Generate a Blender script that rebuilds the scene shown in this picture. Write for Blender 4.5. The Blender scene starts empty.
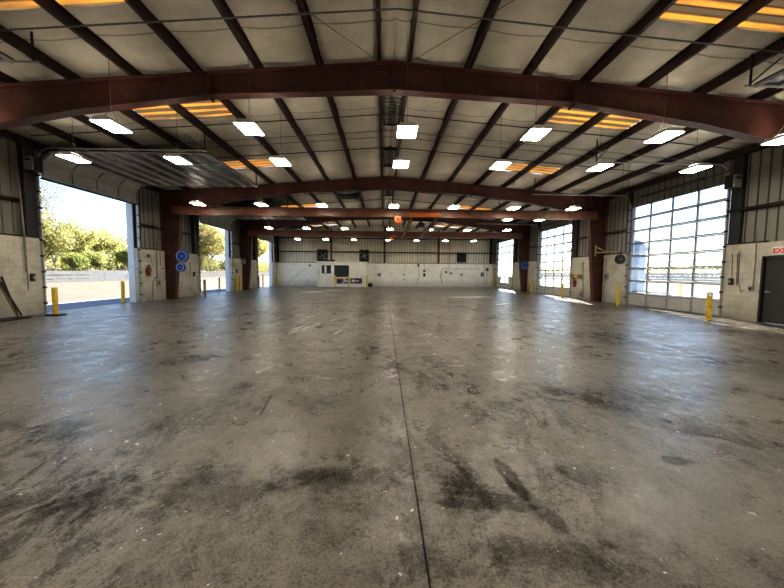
import bpy, math, random
from mathutils import Vector, Matrix
random.seed(7)
SC = bpy.context.scene
COL = SC.collection
PI = math.pi

# ------------------------------------------------------------------ dimensions (metres)
HW = 12.19            # half width, inner face of the block wall
CL = 12.42            # inner face of the metal cladding
OUT = 12.62           # outer face of the walls
YF = [8.473, 18.026, 27.579]   # steel frames
YB = 36.33            # back wall
YN = -10.0            # wall behind the camera
ZR, SL = 6.829, 0.079 # rafter top at ridge, slope
WN = 2.63             # block wall height
PUR = [0.347 + 1.524*k for k in range(8)]
LD = [(y-6.37-0.05+0.0, y-2.10) for y in (8.473,)]
L_DOORS = [(2.50, 6.82), (11.60, 15.93), (21.15, 25.47), (30.72, 35.02)]
R_DOORS = [(2.35, 6.87), (11.48, 16.00), (21.03, 25.55), (30.60, 35.10)]
MAN_DOOR = (9.2, 10.24)
def zroof(x): return ZR - SL*abs(x)

# ------------------------------------------------------------------ camera
F, PITCH, YAW, ROLL, CH, CX = 320.0, 0.065, 0.026, -0.008, 1.526, -0.235
cy, sy, cp, sp, cr, sr = math.cos(YAW), math.sin(YAW), math.cos(PITCH), math.sin(PITCH), math.cos(ROLL), math.sin(ROLL)
r0 = Vector((cy, -sy, 0)); f0 = Vector((sy, cy, 0)); zz = Vector((0, 0, 1))
fwd = f0*cp - zz*sp; up0 = f0*sp + zz*cp
RT = r0*cr - up0*sr; UP = r0*sr + up0*cr
cam = bpy.data.cameras.new('camera'); camo = bpy.data.objects.new('camera', cam); COL.objects.link(camo)
M = Matrix.Identity(4)
for i in range(3):
    M[i][0], M[i][1], M[i][2] = RT[i], UP[i], -fwd[i]
M[0][3], M[1][3], M[2][3] = CX, 0, CH
camo.matrix_world = M
cam.sensor_width = 36; cam.lens = 36*F/784; cam.clip_start = 0.05; cam.clip_end = 600
SC.camera = camo
EYE = Vector((CX, 0, CH))
def at(px, py, x=None, y=None, z=None):
    """where a sight line meets a real plane (wall, floor, roof level)"""
    d = fwd + RT*((px-392)/F) + UP*((294-py)/F)
    if x is not None: t = (x-EYE.x)/d.x
    elif y is not None: t = y/d.y
    else: t = (z-EYE.z)/d.z
    return EYE + d*t

# ------------------------------------------------------------------ materials
def nd(nt, t, **kw):
    n = nt.nodes.new(t)
    for k, v in kw.items():
        if k in n.inputs: n.inputs[k].default_value = v
        else: setattr(n, k, v)
    return n
def new_mat(name):
    m = bpy.data.materials.new(name); m.use_nodes = True
    nt = m.node_tree; b = nt.nodes['Principled BSDF']
    return m, nt, b
def mat(name, col, rough=0.6, metal=0.0, var=0.25, scale=3.0, bump=0.0, dirt=None, stretch=(1, 1, 1)):
    m, nt, b = new_mat(name)
    b.inputs['Roughness'].default_value = rough; b.inputs['Metallic'].default_value = metal
    tc = nd(nt, 'ShaderNodeTexCoord'); mp = nd(nt, 'ShaderNodeMapping'); mp.inputs['Scale'].default_value = stretch
    geo = nd(nt, 'ShaderNodeNewGeometry')
    nt.links.new(geo.outputs['Position'], mp.inputs[0])
    n = nd(nt, 'ShaderNodeTexNoise', Scale=scale, Detail=6.0, Roughness=0.65)
    nt.links.new(mp.outputs[0], n.inputs['Vector'])
    r = nd(nt, 'ShaderNodeValToRGB')
    d = dirt or tuple(c*(1-var*1.6) for c in col)
    r.color_ramp.elements[0].position = 0.3; r.color_ramp.elements[0].color = (*d, 1)
    r.color_ramp.elements[1].position = 0.68; r.color_ramp.elements[1].color = (*[min(1, c*(1+var*0.4)) for c in col], 1)
    nt.links.new(n.outputs[0], r.inputs[0]); nt.links.new(r.outputs[0], b.inputs['Base Color'])
    if bump:
        bp = nd(nt, 'ShaderNodeBump', Strength=bump, Distance=0.02)
        nt.links.new(n.outputs[0], bp.inputs['Height']); nt.links.new(bp.outputs[0], b.inputs['Normal'])
    return m
def emit(name, col, s):
    m, nt, b = new_mat(name)
    b.inputs['Base Color'].default_value = (*col, 1)
    b.inputs['Emission Color'].default_value = (*col, 1); b.inputs['Emission Strength'].default_value = s
    return m

MT = {}
MT['steel'] = mat('red_oxide_steel', (0.100, 0.035, 0.026), 0.5, var=0.3, scale=2.2)
MT['purlin'] = mat('dark_oxide_steel', (0.030, 0.0105, 0.009), 0.5, var=0.3, scale=3)
MT['tie'] = mat('worn_oxide_steel', (0.22, 0.090, 0.055), 0.5, var=0.3, scale=2.5)
MT['pale_steel'] = mat('worn_pale_oxide_steel', (0.36, 0.16, 0.10), 0.5, var=0.3, scale=2.5)
MT['dark'] = mat('dark_steel', (0.020, 0.019, 0.020), 0.5)
MT['jamb'] = mat('dark_jamb_steel', (0.028, 0.024, 0.026), 0.55)
MT['galv'] = mat('galvanised_steel', (0.46, 0.45, 0.43), 0.45, 0.6, var=0.2, scale=8)
MT['conduit'] = mat('grey_conduit', (0.22, 0.21, 0.19), 0.5, 0.3)
MT['wire'] = mat('grey_wire', (0.12, 0.11, 0.10), 0.6)
MT['white'] = mat('white_paint', (0.78, 0.78, 0.76), 0.5, var=0.12)
MT['liner'] = mat('white_jamb_paint', (0.74, 0.77, 0.82), 0.5, var=0.08)
MT['yellow'] = mat('yellow_paint', (0.85, 0.58, 0.04), 0.5, var=0.2, scale=9, dirt=(0.45, 0.30, 0.05))
MT['tan'] = mat('dull_yellow_paint', (0.42, 0.30, 0.10), 0.5)
MT['olive'] = mat('dark_yellow_paint', (0.26, 0.20, 0.06), 0.6, var=0.3, scale=9)
MT['blue'] = mat('blue_paint', (0.012, 0.075, 0.38), 0.6, var=0.2)
MT['black'] = mat('black_rubber', (0.012, 0.012, 0.013), 0.6)
MT['red'] = mat('red_paint', (0.30, 0.03, 0.02), 0.4)
MT['orange'] = mat('orange_paint', (0.85, 0.13, 0.02), 0.45, var=0.15)
MT['amberbar'] = mat('orange_bar_paint', (0.72, 0.19, 0.03), 0.5)
MT['greybox'] = mat('grey_box', (0.34, 0.34, 0.33), 0.5)
MT['alu'] = mat('aluminium_frame', (0.30, 0.31, 0.31), 0.4, 0.3, var=0.12)
MT['sect'] = mat('white_door_skin', (0.50, 0.50, 0.47), 0.5, var=0.15, scale=2)
MT['sectgrey'] = mat('galvanised_door_back', (0.10, 0.105, 0.11), 0.3, 0.3, var=0.2, scale=2)
MT['mandoor'] = mat('dark_grey_door', (0.050, 0.048, 0.047), 0.5, var=0.2)
MT['rail'] = mat('white_rail', (0.13, 0.135, 0.145), 0.6, var=0.2, scale=1.5)
MT['lamp'] = emit('lamp_glow', (1.0, 0.92, 0.78), 42.0)
MT['added_uplamp'] = emit('added_uplight_glow', (1.0, 0.90, 0.74), 40.0)  # glow added on the fixture tops to brighten the ceiling
MT['trunk'] = mat('bark', (0.26, 0.22, 0.18), 0.9, var=0.3, scale=5)
MT['bluewall'] = mat('pale_blue_siding', (0.50, 0.62, 0.78), 0.6, var=0.1, stretch=(1, 1, 0.1))
MT['panedark'] = mat('dark_window_pane', (0.05, 0.065, 0.07), 0.15, var=0.3, scale=2)
MT['paint_dash'] = mat('white_paint_dash', (0.65, 0.65, 0.62), 0.7)
MT['navy'] = mat('navy_banner', (0.02, 0.03, 0.12), 0.6)

def leaf_mat(name, a, b_):
    m, nt, b = new_mat(name)
    geo = nd(nt, 'ShaderNodeNewGeometry')
    n = nd(nt, 'ShaderNodeTexNoise', Scale=0.9, Detail=3.0); nt.links.new(geo.outputs['Position'], n.inputs['Vector'])
    r = nd(nt, 'ShaderNodeValToRGB')
    r.color_ramp.elements[0].position = .35; r.color_ramp.elements[0].color = (*a, 1)
    r.color_ramp.elements[1].position = .65; r.color_ramp.elements[1].color = (*b_, 1)
    nt.links.new(n.outputs[0], r.inputs[0]); nt.links.new(r.outputs[0], b.inputs['Base Color'])
    b.inputs['Roughness'].default_value = 0.7
    t = nd(nt, 'ShaderNodeBsdfTranslucent'); nt.links.new(r.outputs[0], t.inputs[0])
    mx = nd(nt, 'ShaderNodeMixShader'); mx.inputs[0].default_value = 0.6
    nt.links.new(b.outputs[0], mx.inputs[1]); nt.links.new(t.outputs[0], mx.inputs[2])
    nt.links.new(mx.outputs[0], nt.nodes['Material Output'].inputs[0])
    return m
MT['leaf_y'] = leaf_mat('spring_leaves', (0.30, 0.30, 0.09), (0.46, 0.43, 0.19))
MT['leaf_g'] = leaf_mat('green_leaves', (0.24, 0.28, 0.09), (0.42, 0.44, 0.17))
MT['leaf_o'] = leaf_mat('amber_leaves', (0.38, 0.33, 0.11), (0.52, 0.46, 0.22))
MT['leaf_b'] = leaf_mat('brush_leaves', (0.25, 0.22, 0.15), (0.38, 0.35, 0.24))

def glass_mat():
    m, nt, b = new_mat('window_glass'); nt.nodes.remove(b)
    tr = nd(nt, 'ShaderNodeBsdfTransparent'); tr.inputs[0].default_value = (0.97, 0.985, 0.99, 1)
    gl = nd(nt, 'ShaderNodeBsdfGlossy', Roughness=0.03)
    lw = nd(nt, 'ShaderNodeLayerWeight', Blend=0.5); pw = nd(nt, 'ShaderNodeMath', operation='POWER'); pw.inputs[1].default_value = 4.0; nt.links.new(lw.outputs['Facing'], pw.inputs[0]); fr = nd(nt, 'ShaderNodeMath', operation='MULTIPLY_ADD'); fr.inputs[1].default_value = .25; fr.inputs[2].default_value = .03; nt.links.new(pw.outputs[0], fr.inputs[0])
    mx = nd(nt, 'ShaderNodeMixShader')
    nt.links.new(fr.outputs[0], mx.inputs[0]); nt.links.new(tr.outputs[0], mx.inputs[1]); nt.links.new(gl.outputs[0], mx.inputs[2])
    df = nd(nt, 'ShaderNodeBsdfTranslucent'); df.inputs[0].default_value = (0.85, 0.9, 0.95, 1)
    mx2 = nd(nt, 'ShaderNodeMixShader'); mx2.inputs[0].default_value = 0.06     # dusty film on the panes
    nt.links.new(mx.outputs[0], mx2.inputs[1]); nt.links.new(df.outputs[0], mx2.inputs[2])
    nt.links.new(mx2.outputs[0], nt.nodes['Material Output'].inputs[0])
    return m
MT['glass'] = glass_mat()

def block_mat(name, axis, dark, pale):
    m, nt, b = new_mat(name); b.inputs['Roughness'].default_value = 0.6
    geo = nd(nt, 'ShaderNodeNewGeometry'); s = nd(nt, 'ShaderNodeSeparateXYZ'); c = nd(nt, 'ShaderNodeCombineXYZ')
    nt.links.new(geo.outputs['Position'], s.inputs[0])
    nt.links.new(s.outputs[axis], c.inputs[0]); nt.links.new(s.outputs[2], c.inputs[1])
    br = nd(nt, 'ShaderNodeTexBrick', Scale=1.0)
    br.inputs['Color1'].default_value = (1, 1, 1, 1); br.inputs['Color2'].default_value = (0.94, 0.94, 0.93, 1); br.inputs['Mortar'].default_value = (0.78, 0.77, 0.74, 1)
    br.inputs['Mortar Size'].default_value = 0.010; br.inputs['Mortar Smooth'].default_value = 0.4
    br.inputs['Brick Width'].default_value = 0.406; br.inputs['Row Height'].default_value = 0.2032
    nt.links.new(c.outputs[0], br.inputs['Vector'])
    n = nd(nt, 'ShaderNodeTexNoise', Scale=1.3, Detail=8.0, Roughness=0.7); nt.links.new(geo.outputs['Position'], n.inputs['Vector'])
    r = nd(nt, 'ShaderNodeValToRGB')
    r.color_ramp.elements[0].position = 0.30; r.color_ramp.elements[0].color = (*dark, 1)
    r.color_ramp.elements[1].position = 0.52; r.color_ramp.elements[1].color = (*pale, 1)
    nt.links.new(n.outputs[0], r.inputs[0])
    # grime near the floor
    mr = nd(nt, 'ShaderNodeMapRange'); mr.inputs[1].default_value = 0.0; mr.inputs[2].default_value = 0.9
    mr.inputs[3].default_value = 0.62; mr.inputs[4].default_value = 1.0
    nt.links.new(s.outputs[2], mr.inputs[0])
    # sparse dark scuffs
    n2 = nd(nt, 'ShaderNodeTexNoise', Scale=5.0, Detail=6.0, Roughness=0.8); nt.links.new(geo.outputs['Position'], n2.inputs['Vector'])
    r2 = nd(nt, 'ShaderNodeValToRGB'); r2.color_ramp.elements[0].position = .30; r2.color_ramp.elements[0].color = (.25, .24, .22, 1)
    r2.color_ramp.elements[1].position = .37; r2.color_ramp.elements[1].color = (1, 1, 1, 1)
    nt.links.new(n2.outputs[0], r2.inputs[0])
    prev = r.outputs[0]
    for o in (br.outputs[0], mr.outputs[0], r2.outputs[0]):
        mx = nd(nt, 'ShaderNodeMix', data_type='RGBA', blend_type='MULTIPLY'); mx.inputs[0].default_value = 1
        nt.links.new(prev, mx.inputs[6]); nt.links.new(o, mx.inputs[7]); prev = mx.outputs[2]
    nt.links.new(prev, b.inputs['Base Color'])
    bp = nd(nt, 'ShaderNodeBump', Strength=0.4, Distance=0.01); nt.links.new(br.outputs[0], bp.inputs['Height']); nt.links.new(bp.outputs[0], b.inputs['Normal'])
    return m
MT['block_side'] = block_mat('painted_block_side_shaded', 1, (.34, .31, .24), (.58, .55, .46))  # side-wall copy, dimmer light put into the colour
MT['block_end'] = block_mat('painted_block_end_lit', 0, (.78, .75, .66), (.93, .91, .84))  # end-wall copy, colour brightened to stand in for stronger light
MT['flank_shade'] = mat('rib_flank_shade', (0.10, 0.095, 0.08), 0.6)  # rib flanks darkened to paint in the shadow lines
MT['flank_shade_end'] = mat('rib_flank_shade_end', (0.30, 0.275, 0.22), 0.6)  # painted shadow lines of the end walls, in a lighter tone
MT['clad_end'] = mat('ribbed_metal_cladding_lit', (0.76, 0.71, 0.58), 0.5, 0.0, var=0.15, scale=1.0, stretch=(1, 1, 0.15))  # end-wall cladding, its brighter light put into the colour
MT['clad'] = mat('ribbed_metal_cladding_shaded', (0.25, 0.245, 0.205), 0.5, 0.0, var=0.18, scale=1.0, stretch=(1, 1, 0.15))  # same cladding on the side walls, darkened for the dimmer light
MT['booth'] = mat('booth_paint', (0.88, 0.85, 0.76), 0.6, var=0.12, scale=1.2)

def insul_mat():
    m, nt, b = new_mat('white_vinyl_insulation'); b.inputs['Roughness'].default_value = 0.45
    geo = nd(nt, 'ShaderNodeNewGeometry')
    n = nd(nt, 'ShaderNodeTexNoise', Scale=0.8, Detail=8.0, Roughness=0.7); nt.links.new(geo.outputs['Position'], n.inputs['Vector'])
    r = nd(nt, 'ShaderNodeValToRGB')
    r.color_ramp.elements[0].position = .3; r.color_ramp.elements[0].color = (0.47, 0.43, 0.35, 1)
    r.color_ramp.elements[1].position = .65; r.color_ramp.elements[1].color = (0.72, 0.665, 0.55, 1)
    nt.links.new(n.outputs[0], r.inputs[0]); nt.links.new(r.outputs[0], b.inputs['Base Color'])
    n2 = nd(nt, 'ShaderNodeTexNoise', Scale=3.0, Detail=4.0); nt.links.new(geo.outputs['Position'], n2.inputs['Vector'])
    sp_ = nd(nt, 'ShaderNodeSeparateXYZ'); nt.links.new(geo.outputs['Position'], sp_.inputs[0])
    md = nd(nt, 'ShaderNodeMath', operation='PINGPONG'); md.inputs[1].default_value = .915; nt.links.new(sp_.outputs[1], md.inputs[0])
    rs = nd(nt, 'ShaderNodeValToRGB'); rs.color_ramp.elements[0].position = .008; rs.color_ramp.elements[0].color = (.45, .43, .38, 1); rs.color_ramp.elements[1].position = .024; rs.color_ramp.elements[1].color = (1, 1, 1, 1)
    nt.links.new(md.outputs[0], rs.inputs[0])
    mm = nd(nt, 'ShaderNodeMix', data_type='RGBA', blend_type='MULTIPLY'); mm.inputs[0].default_value = 1
    nt.links.new(r.outputs[0], mm.inputs[6]); nt.links.new(rs.outputs[0], mm.inputs[7]); nt.links.new(mm.outputs[2], b.inputs['Base Color'])
    bp = nd(nt, 'ShaderNodeBump', Strength=0.35, Distance=0.05); nt.links.new(n2.outputs[0], bp.inputs['Height']); nt.links.new(bp.outputs[0], b.inputs['Normal'])
    return m
MT['insul'] = insul_mat()

def skylight_mat():
    m, nt, b = new_mat('amber_fibreglass'); nt.nodes.remove(b)
    geo = nd(nt, 'ShaderNodeNewGeometry'); s = nd(nt, 'ShaderNodeSeparateXYZ'); nt.links.new(geo.outputs['Position'], s.inputs[0])
    mp = nd(nt, 'ShaderNodeMapping'); mp.inputs['Scale'].default_value = (0.5, 6.0, 1); nt.links.new(geo.outputs['Position'], mp.inputs[0])
    n = nd(nt, 'ShaderNodeTexNoise', Scale=1.0, Detail=4.0, Roughness=0.6); nt.links.new(mp.outputs[0], n.inputs['Vector'])
    w = nd(nt, 'ShaderNodeMath', operation='MULTIPLY'); w.inputs[1].default_value = 2*PI/0.34; nt.links.new(s.outputs[1], w.inputs[0])
    sn = nd(nt, 'ShaderNodeMath', operation='SINE'); nt.links.new(w.outputs[0], sn.inputs[0])
    ad = nd(nt, 'ShaderNodeMath', operation='MULTIPLY_ADD'); ad.inputs[1].default_value = 0.30; ad.inputs[2].default_value = 0.0
    nt.links.new(sn.outputs[0], ad.inputs[0])
    sm = nd(nt, 'ShaderNodeMath', operation='ADD'); nt.links.new(ad.outputs[0], sm.inputs[0]); nt.links.new(n.outputs[0], sm.inputs[1])
    r = nd(nt, 'ShaderNodeValToRGB')
    r.color_ramp.elements[0].position = .58; r.color_ramp.elements[0].color = (0.028, 0.019, 0.011, 1)
    r.color_ramp.elements[1].position = .80; r.color_ramp.elements[1].color = (0.20, 0.082, 0.012, 1)
    nt.links.new(sm.outputs[0], r.inputs[0])
    t = nd(nt, 'ShaderNodeBsdfTranslucent'); nt.links.new(r.outputs[0], t.inputs[0])
    d = nd(nt, 'ShaderNodeBsdfDiffuse'); d.inputs[0].default_value = (0.32, 0.25, 0.16, 1)
    mx = nd(nt, 'ShaderNodeMixShader'); mx.inputs[0].default_value = 0.35
    nt.links.new(t.outputs[0], mx.inputs[1]); nt.links.new(d.outputs[0], mx.inputs[2])
    nt.links.new(mx.outputs[0], nt.nodes['Material Output'].inputs[0])
    return m
MT['sky'] = skylight_mat()

def floor_mat():
    m, nt, b = new_mat('worn_concrete')
    geo = nd(nt, 'ShaderNodeNewGeometry'); pos = geo.outputs['Position']
    s = nd(nt, 'ShaderNodeSeparateXYZ'); nt.links.new(pos, s.inputs[0])
    def noise(scale, detail=6, rough=.65, stretch=None, dist=0.0):
        n = nd(nt, 'ShaderNodeTexNoise', Scale=scale, Detail=float(detail), Roughness=rough, Distortion=dist)
        if stretch:
            mp = nd(nt, 'ShaderNodeMapping'); mp.inputs['Scale'].default_value = stretch; nt.links.new(pos, mp.inputs[0]); nt.links.new(mp.outputs[0], n.inputs['Vector'])
        else: nt.links.new(pos, n.inputs['Vector'])
        return n.outputs[0]
    def ramp(v, p0, c0, p1, c1):
        r = nd(nt, 'ShaderNodeValToRGB')
        r.color_ramp.elements[0].position = p0; r.color_ramp.elements[0].color = (*c0, 1)
        r.color_ramp.elements[1].position = p1; r.color_ramp.elements[1].color = (*c1, 1)
        nt.links.new(v, r.inputs[0]); return r.outputs[0]
    def mul(a, c, f=1.0):
        mx = nd(nt, 'ShaderNodeMix', data_type='RGBA', blend_type='MULTIPLY'); mx.inputs[0].default_value = f
        nt.links.new(a, mx.inputs[6]); nt.links.new(c, mx.inputs[7]); return mx.outputs[2]
    def math_(op, a, b2=None, c=None):
        n = nd(nt, 'ShaderNodeMath', operation=op)
        for i, v in enumerate((a, b2, c)):
            if v is None: continue
            if isinstance(v, (int, float)): n.inputs[i].default_value = v
            else: nt.links.new(v, n.inputs[i])
        return n.outputs[0]
    g = lambda v: (v, v, v)
    c = ramp(noise(0.45, 8, .7), .36, (0.112, 0.097, 0.076), .64, (0.225, 0.195, 0.153))
    c = mul(c, ramp(noise(2.3, 8, .75, dist=.4), .42, g(0.70), .54, g(1.0)))
    # worn dark patches, streaked by traffic
    streak = ramp(noise(1.6, 10, .85, (1.5, 0.7, 1), .6), .455, g(0.34), .50, g(1.0))
    zone = ramp(noise(0.30, 3, .6), .47, g(0), .56, g(1))
    mx = nd(nt, 'ShaderNodeMix', data_type='RGBA'); mx.inputs[6].default_value = (1, 1, 1, 1)
    nt.links.new(zone, mx.inputs[0]); nt.links.new(streak, mx.inputs[7])
    c = mul(c, mx.outputs[2], .9)
    c = mul(c, ramp(noise(7, 12, .9), .455, g(0.76), .535, g(1.10)))
    c = mul(c, ramp(noise(60, 4, .8), .43, g(0.62), .52, g(1.04)))
    c = mul(c, ramp(noise(2.2, 12, .9, (1, .7, 1)), .42, g(.50), .45, g(1.0)))
    pits = ramp(noise(16, 2, .5), .715, g(0), .73, g(1))
    px_ = nd(nt, 'ShaderNodeMix', data_type='RGBA'); nt.links.new(pits, px_.inputs[0]); nt.links.new(c, px_.inputs[6]); px_.inputs[7].default_value = (.62, .60, .55, 1)
    c = px_.outputs[2]
    # local stains: (x, y, rx, ry, darkness)
    wob = math_('MULTIPLY', math_('SUBTRACT', noise(3.5, 6, .75), 0.5), 2.6)
    for (x, y, rx, ry, dk) in STAINS:
        dx = math_('MULTIPLY', math_('SUBTRACT', s.outputs[0], x), 1/rx)
        dy = math_('MULTIPLY', math_('SUBTRACT', s.outputs[1], y), 1/ry)
        d = math_('SQRT', math_('ADD', math_('MULTIPLY', dx, dx), math_('MULTIPLY', dy, dy)))
        d = math_('ADD', d, wob)
        c = mul(c, ramp(d, .35, g(dk), 1.15, g(1.0)))
    for (x, y, rx, ry) in LIGHT_PATCHES:  # distant light reflections mixed into the floor colour as pale patches
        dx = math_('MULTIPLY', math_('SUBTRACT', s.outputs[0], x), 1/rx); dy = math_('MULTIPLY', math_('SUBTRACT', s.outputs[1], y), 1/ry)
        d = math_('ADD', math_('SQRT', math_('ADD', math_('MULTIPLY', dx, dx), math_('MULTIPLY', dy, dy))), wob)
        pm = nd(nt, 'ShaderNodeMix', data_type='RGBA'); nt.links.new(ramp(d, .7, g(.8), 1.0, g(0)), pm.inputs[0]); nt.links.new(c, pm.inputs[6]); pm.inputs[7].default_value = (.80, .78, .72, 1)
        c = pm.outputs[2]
    # tyre marks: segments
    def seg(ax, ay, bx, by, w, dk):
        nonlocal c
        lx, ly = bx-ax, by-ay; L = math.hypot(lx, ly); ux, uy = lx/L, ly/L
        px, py = math_('SUBTRACT', s.outputs[0], ax), math_('SUBTRACT', s.outputs[1], ay)
        t = math_('ADD', math_('MULTIPLY', px, ux), math_('MULTIPLY', py, uy))
        q = math_('ABSOLUTE', math_('ADD', math_('MULTIPLY', px, -uy), math_('MULTIPLY', py, ux)))
        e = math_('ABSOLUTE', math_('SUBTRACT', t, L/2))
        q = math_('ADD', math_('MULTIPLY', q, 1/w), math_('MAXIMUM', math_('MULTIPLY', math_('SUBTRACT', e, L/2), 6.0), 0.0))
        q = math_('ADD', q, math_('MULTIPLY', wob, .35))
        c = mul(c, ramp(q, .6, g(dk), 1.05, g(1.0)))
    for a in TYRES: seg(*a)
    # cracks
    v = nd(nt, 'ShaderNodeTexVoronoi', feature='DISTANCE_TO_EDGE', Scale=0.16)
    nz = nd(nt, 'ShaderNodeTexNoise', Scale=1.2, Detail=5.0); nt.links.new(pos, nz.inputs['Vector'])
    vm = nd(nt, 'ShaderNodeVectorMath', operation='MULTIPLY_ADD'); vm.inputs[1].default_value = (.9, .9, 0)
    nt.links.new(nz.outputs['Color'], vm.inputs[0]); nt.links.new(pos, vm.inputs[2]); nt.links.new(vm.outputs[0], v.inputs['Vector'])
    cz = ramp(noise(.22, 2), .50, g(0), .58, g(1))
    cm = nd(nt, 'ShaderNodeMix', data_type='RGBA'); cm.inputs[6].default_value = (1, 1, 1, 1)
    nt.links.new(cz, cm.inputs[0]); nt.links.new(ramp(v.outputs['Distance'], .0008, g(.35), .0022, g(1)), cm.inputs[7])
    c = mul(c, cm.outputs[2])
    # saw-cut joint down the middle, one faint cross joint
    ax = math_('ABSOLUTE', s.outputs[0]); c = mul(c, ramp(ax, .0045, g(0.15), .008, g(1)))
    c = mul(c, ramp(ax, .010, g(0.80), .05, g(1)))
    a2 = math_('ABSOLUTE', math_('SUBTRACT', s.outputs[1], 14.2)); c = mul(c, ramp(a2, .01, g(.6), .03, g(1)))
    nt.links.new(c, b.inputs['Base Color'])
    bw = nd(nt, 'ShaderNodeRGBToBW'); nt.links.new(c, bw.inputs[0])
    mr = nd(nt, 'ShaderNodeMapRange'); mr.inputs[1].default_value = .025; mr.inputs[2].default_value = .11; mr.inputs[3].default_value = .05; mr.inputs[4].default_value = 1.0
    nt.links.new(bw.outputs[0], mr.inputs[0]); nt.links.new(mr.outputs[0], b.inputs['Specular IOR Level'])
    ro = ramp(noise(1.8, 10, .8), .40, g(.24), .60, g(.47)); nt.links.new(ro, b.inputs['Roughness'])
    bp = nd(nt, 'ShaderNodeBump', Strength=0.16, Distance=0.02); nt.links.new(noise(5.5, 12, .8), bp.inputs['Height']); nt.links.new(bp.outputs[0], b.inputs['Normal'])
    return m
def fl(px, py):
    p = at(px, py, z=0.0); return p.x, p.y
STAINS = []
for (px, py, rx, ry, dk) in [(200, 358, .55, .32, .30), (205, 490, .75, .35, .5), (335, 478, .55, .22, .45), (318, 400, .4, .3, .6),
                             (150, 360, 1.2, .5, .7), (700, 330, 2.6, .5, .75), (640, 395, 1.6, .5, .7), (678, 461, .16, .10, .45), (590, 480, .35, .25, .55),
                             (545, 560, .5, .2, .55), (470, 500, .5, .2, .6), (455, 478, .25, .2, .6), (100, 500, .6, .3, .55), (440, 560, .35, .15, .6)]:
    STAINS.append((*fl(px, py), rx, ry, dk))
LIGHT_PATCHES = [(*fl(px, py), rx, ry) for px, py, rx, ry in ((313, 291.8, .9, .8), (335, 290.2, 1.3, .7), (466, 297.2, 1.4, .6), (482, 296.8, .8, .5))]
TYRES = []
for (a, b_, w, dk) in [((502, 467), (520, 490), .075, .42), ((518, 489), (556, 522), .075, .5), ((450, 503), (525, 507), .06, .55), ((462, 494), (520, 498), .035, .62),
                       ((262, 412), (271, 396), .02, .4)]:
    TYRES.append((*fl(*a), *fl(*b_), w, dk))
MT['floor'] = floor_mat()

def ground_mat():
    m, nt, b = new_mat('sandy_ground'); b.inputs['Roughness'].default_value = .95
    geo = nd(nt, 'ShaderNodeNewGeometry')
    n = nd(nt, 'ShaderNodeTexNoise', Scale=0.5, Detail=8.0, Roughness=.75); nt.links.new(geo.outputs['Position'], n.inputs['Vector'])
    r = nd(nt, 'ShaderNodeValToRGB')
    r.color_ramp.elements[0].position = .35; r.color_ramp.elements[0].color = (.066, .051, .033, 1)
    r.color_ramp.elements[1].position = .65; r.color_ramp.elements[1].color = (.105, .085, .059, 1)
    nt.links.new(n.outputs[0], r.inputs[0]); nt.links.new(r.outputs[0], b.inputs['Base Color'])
    return m
MT['ground'] = ground_mat()
MT['apron'] = mat('concrete_apron', (.19, .21, .24), .8, var=.2, scale=1.2)

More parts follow.
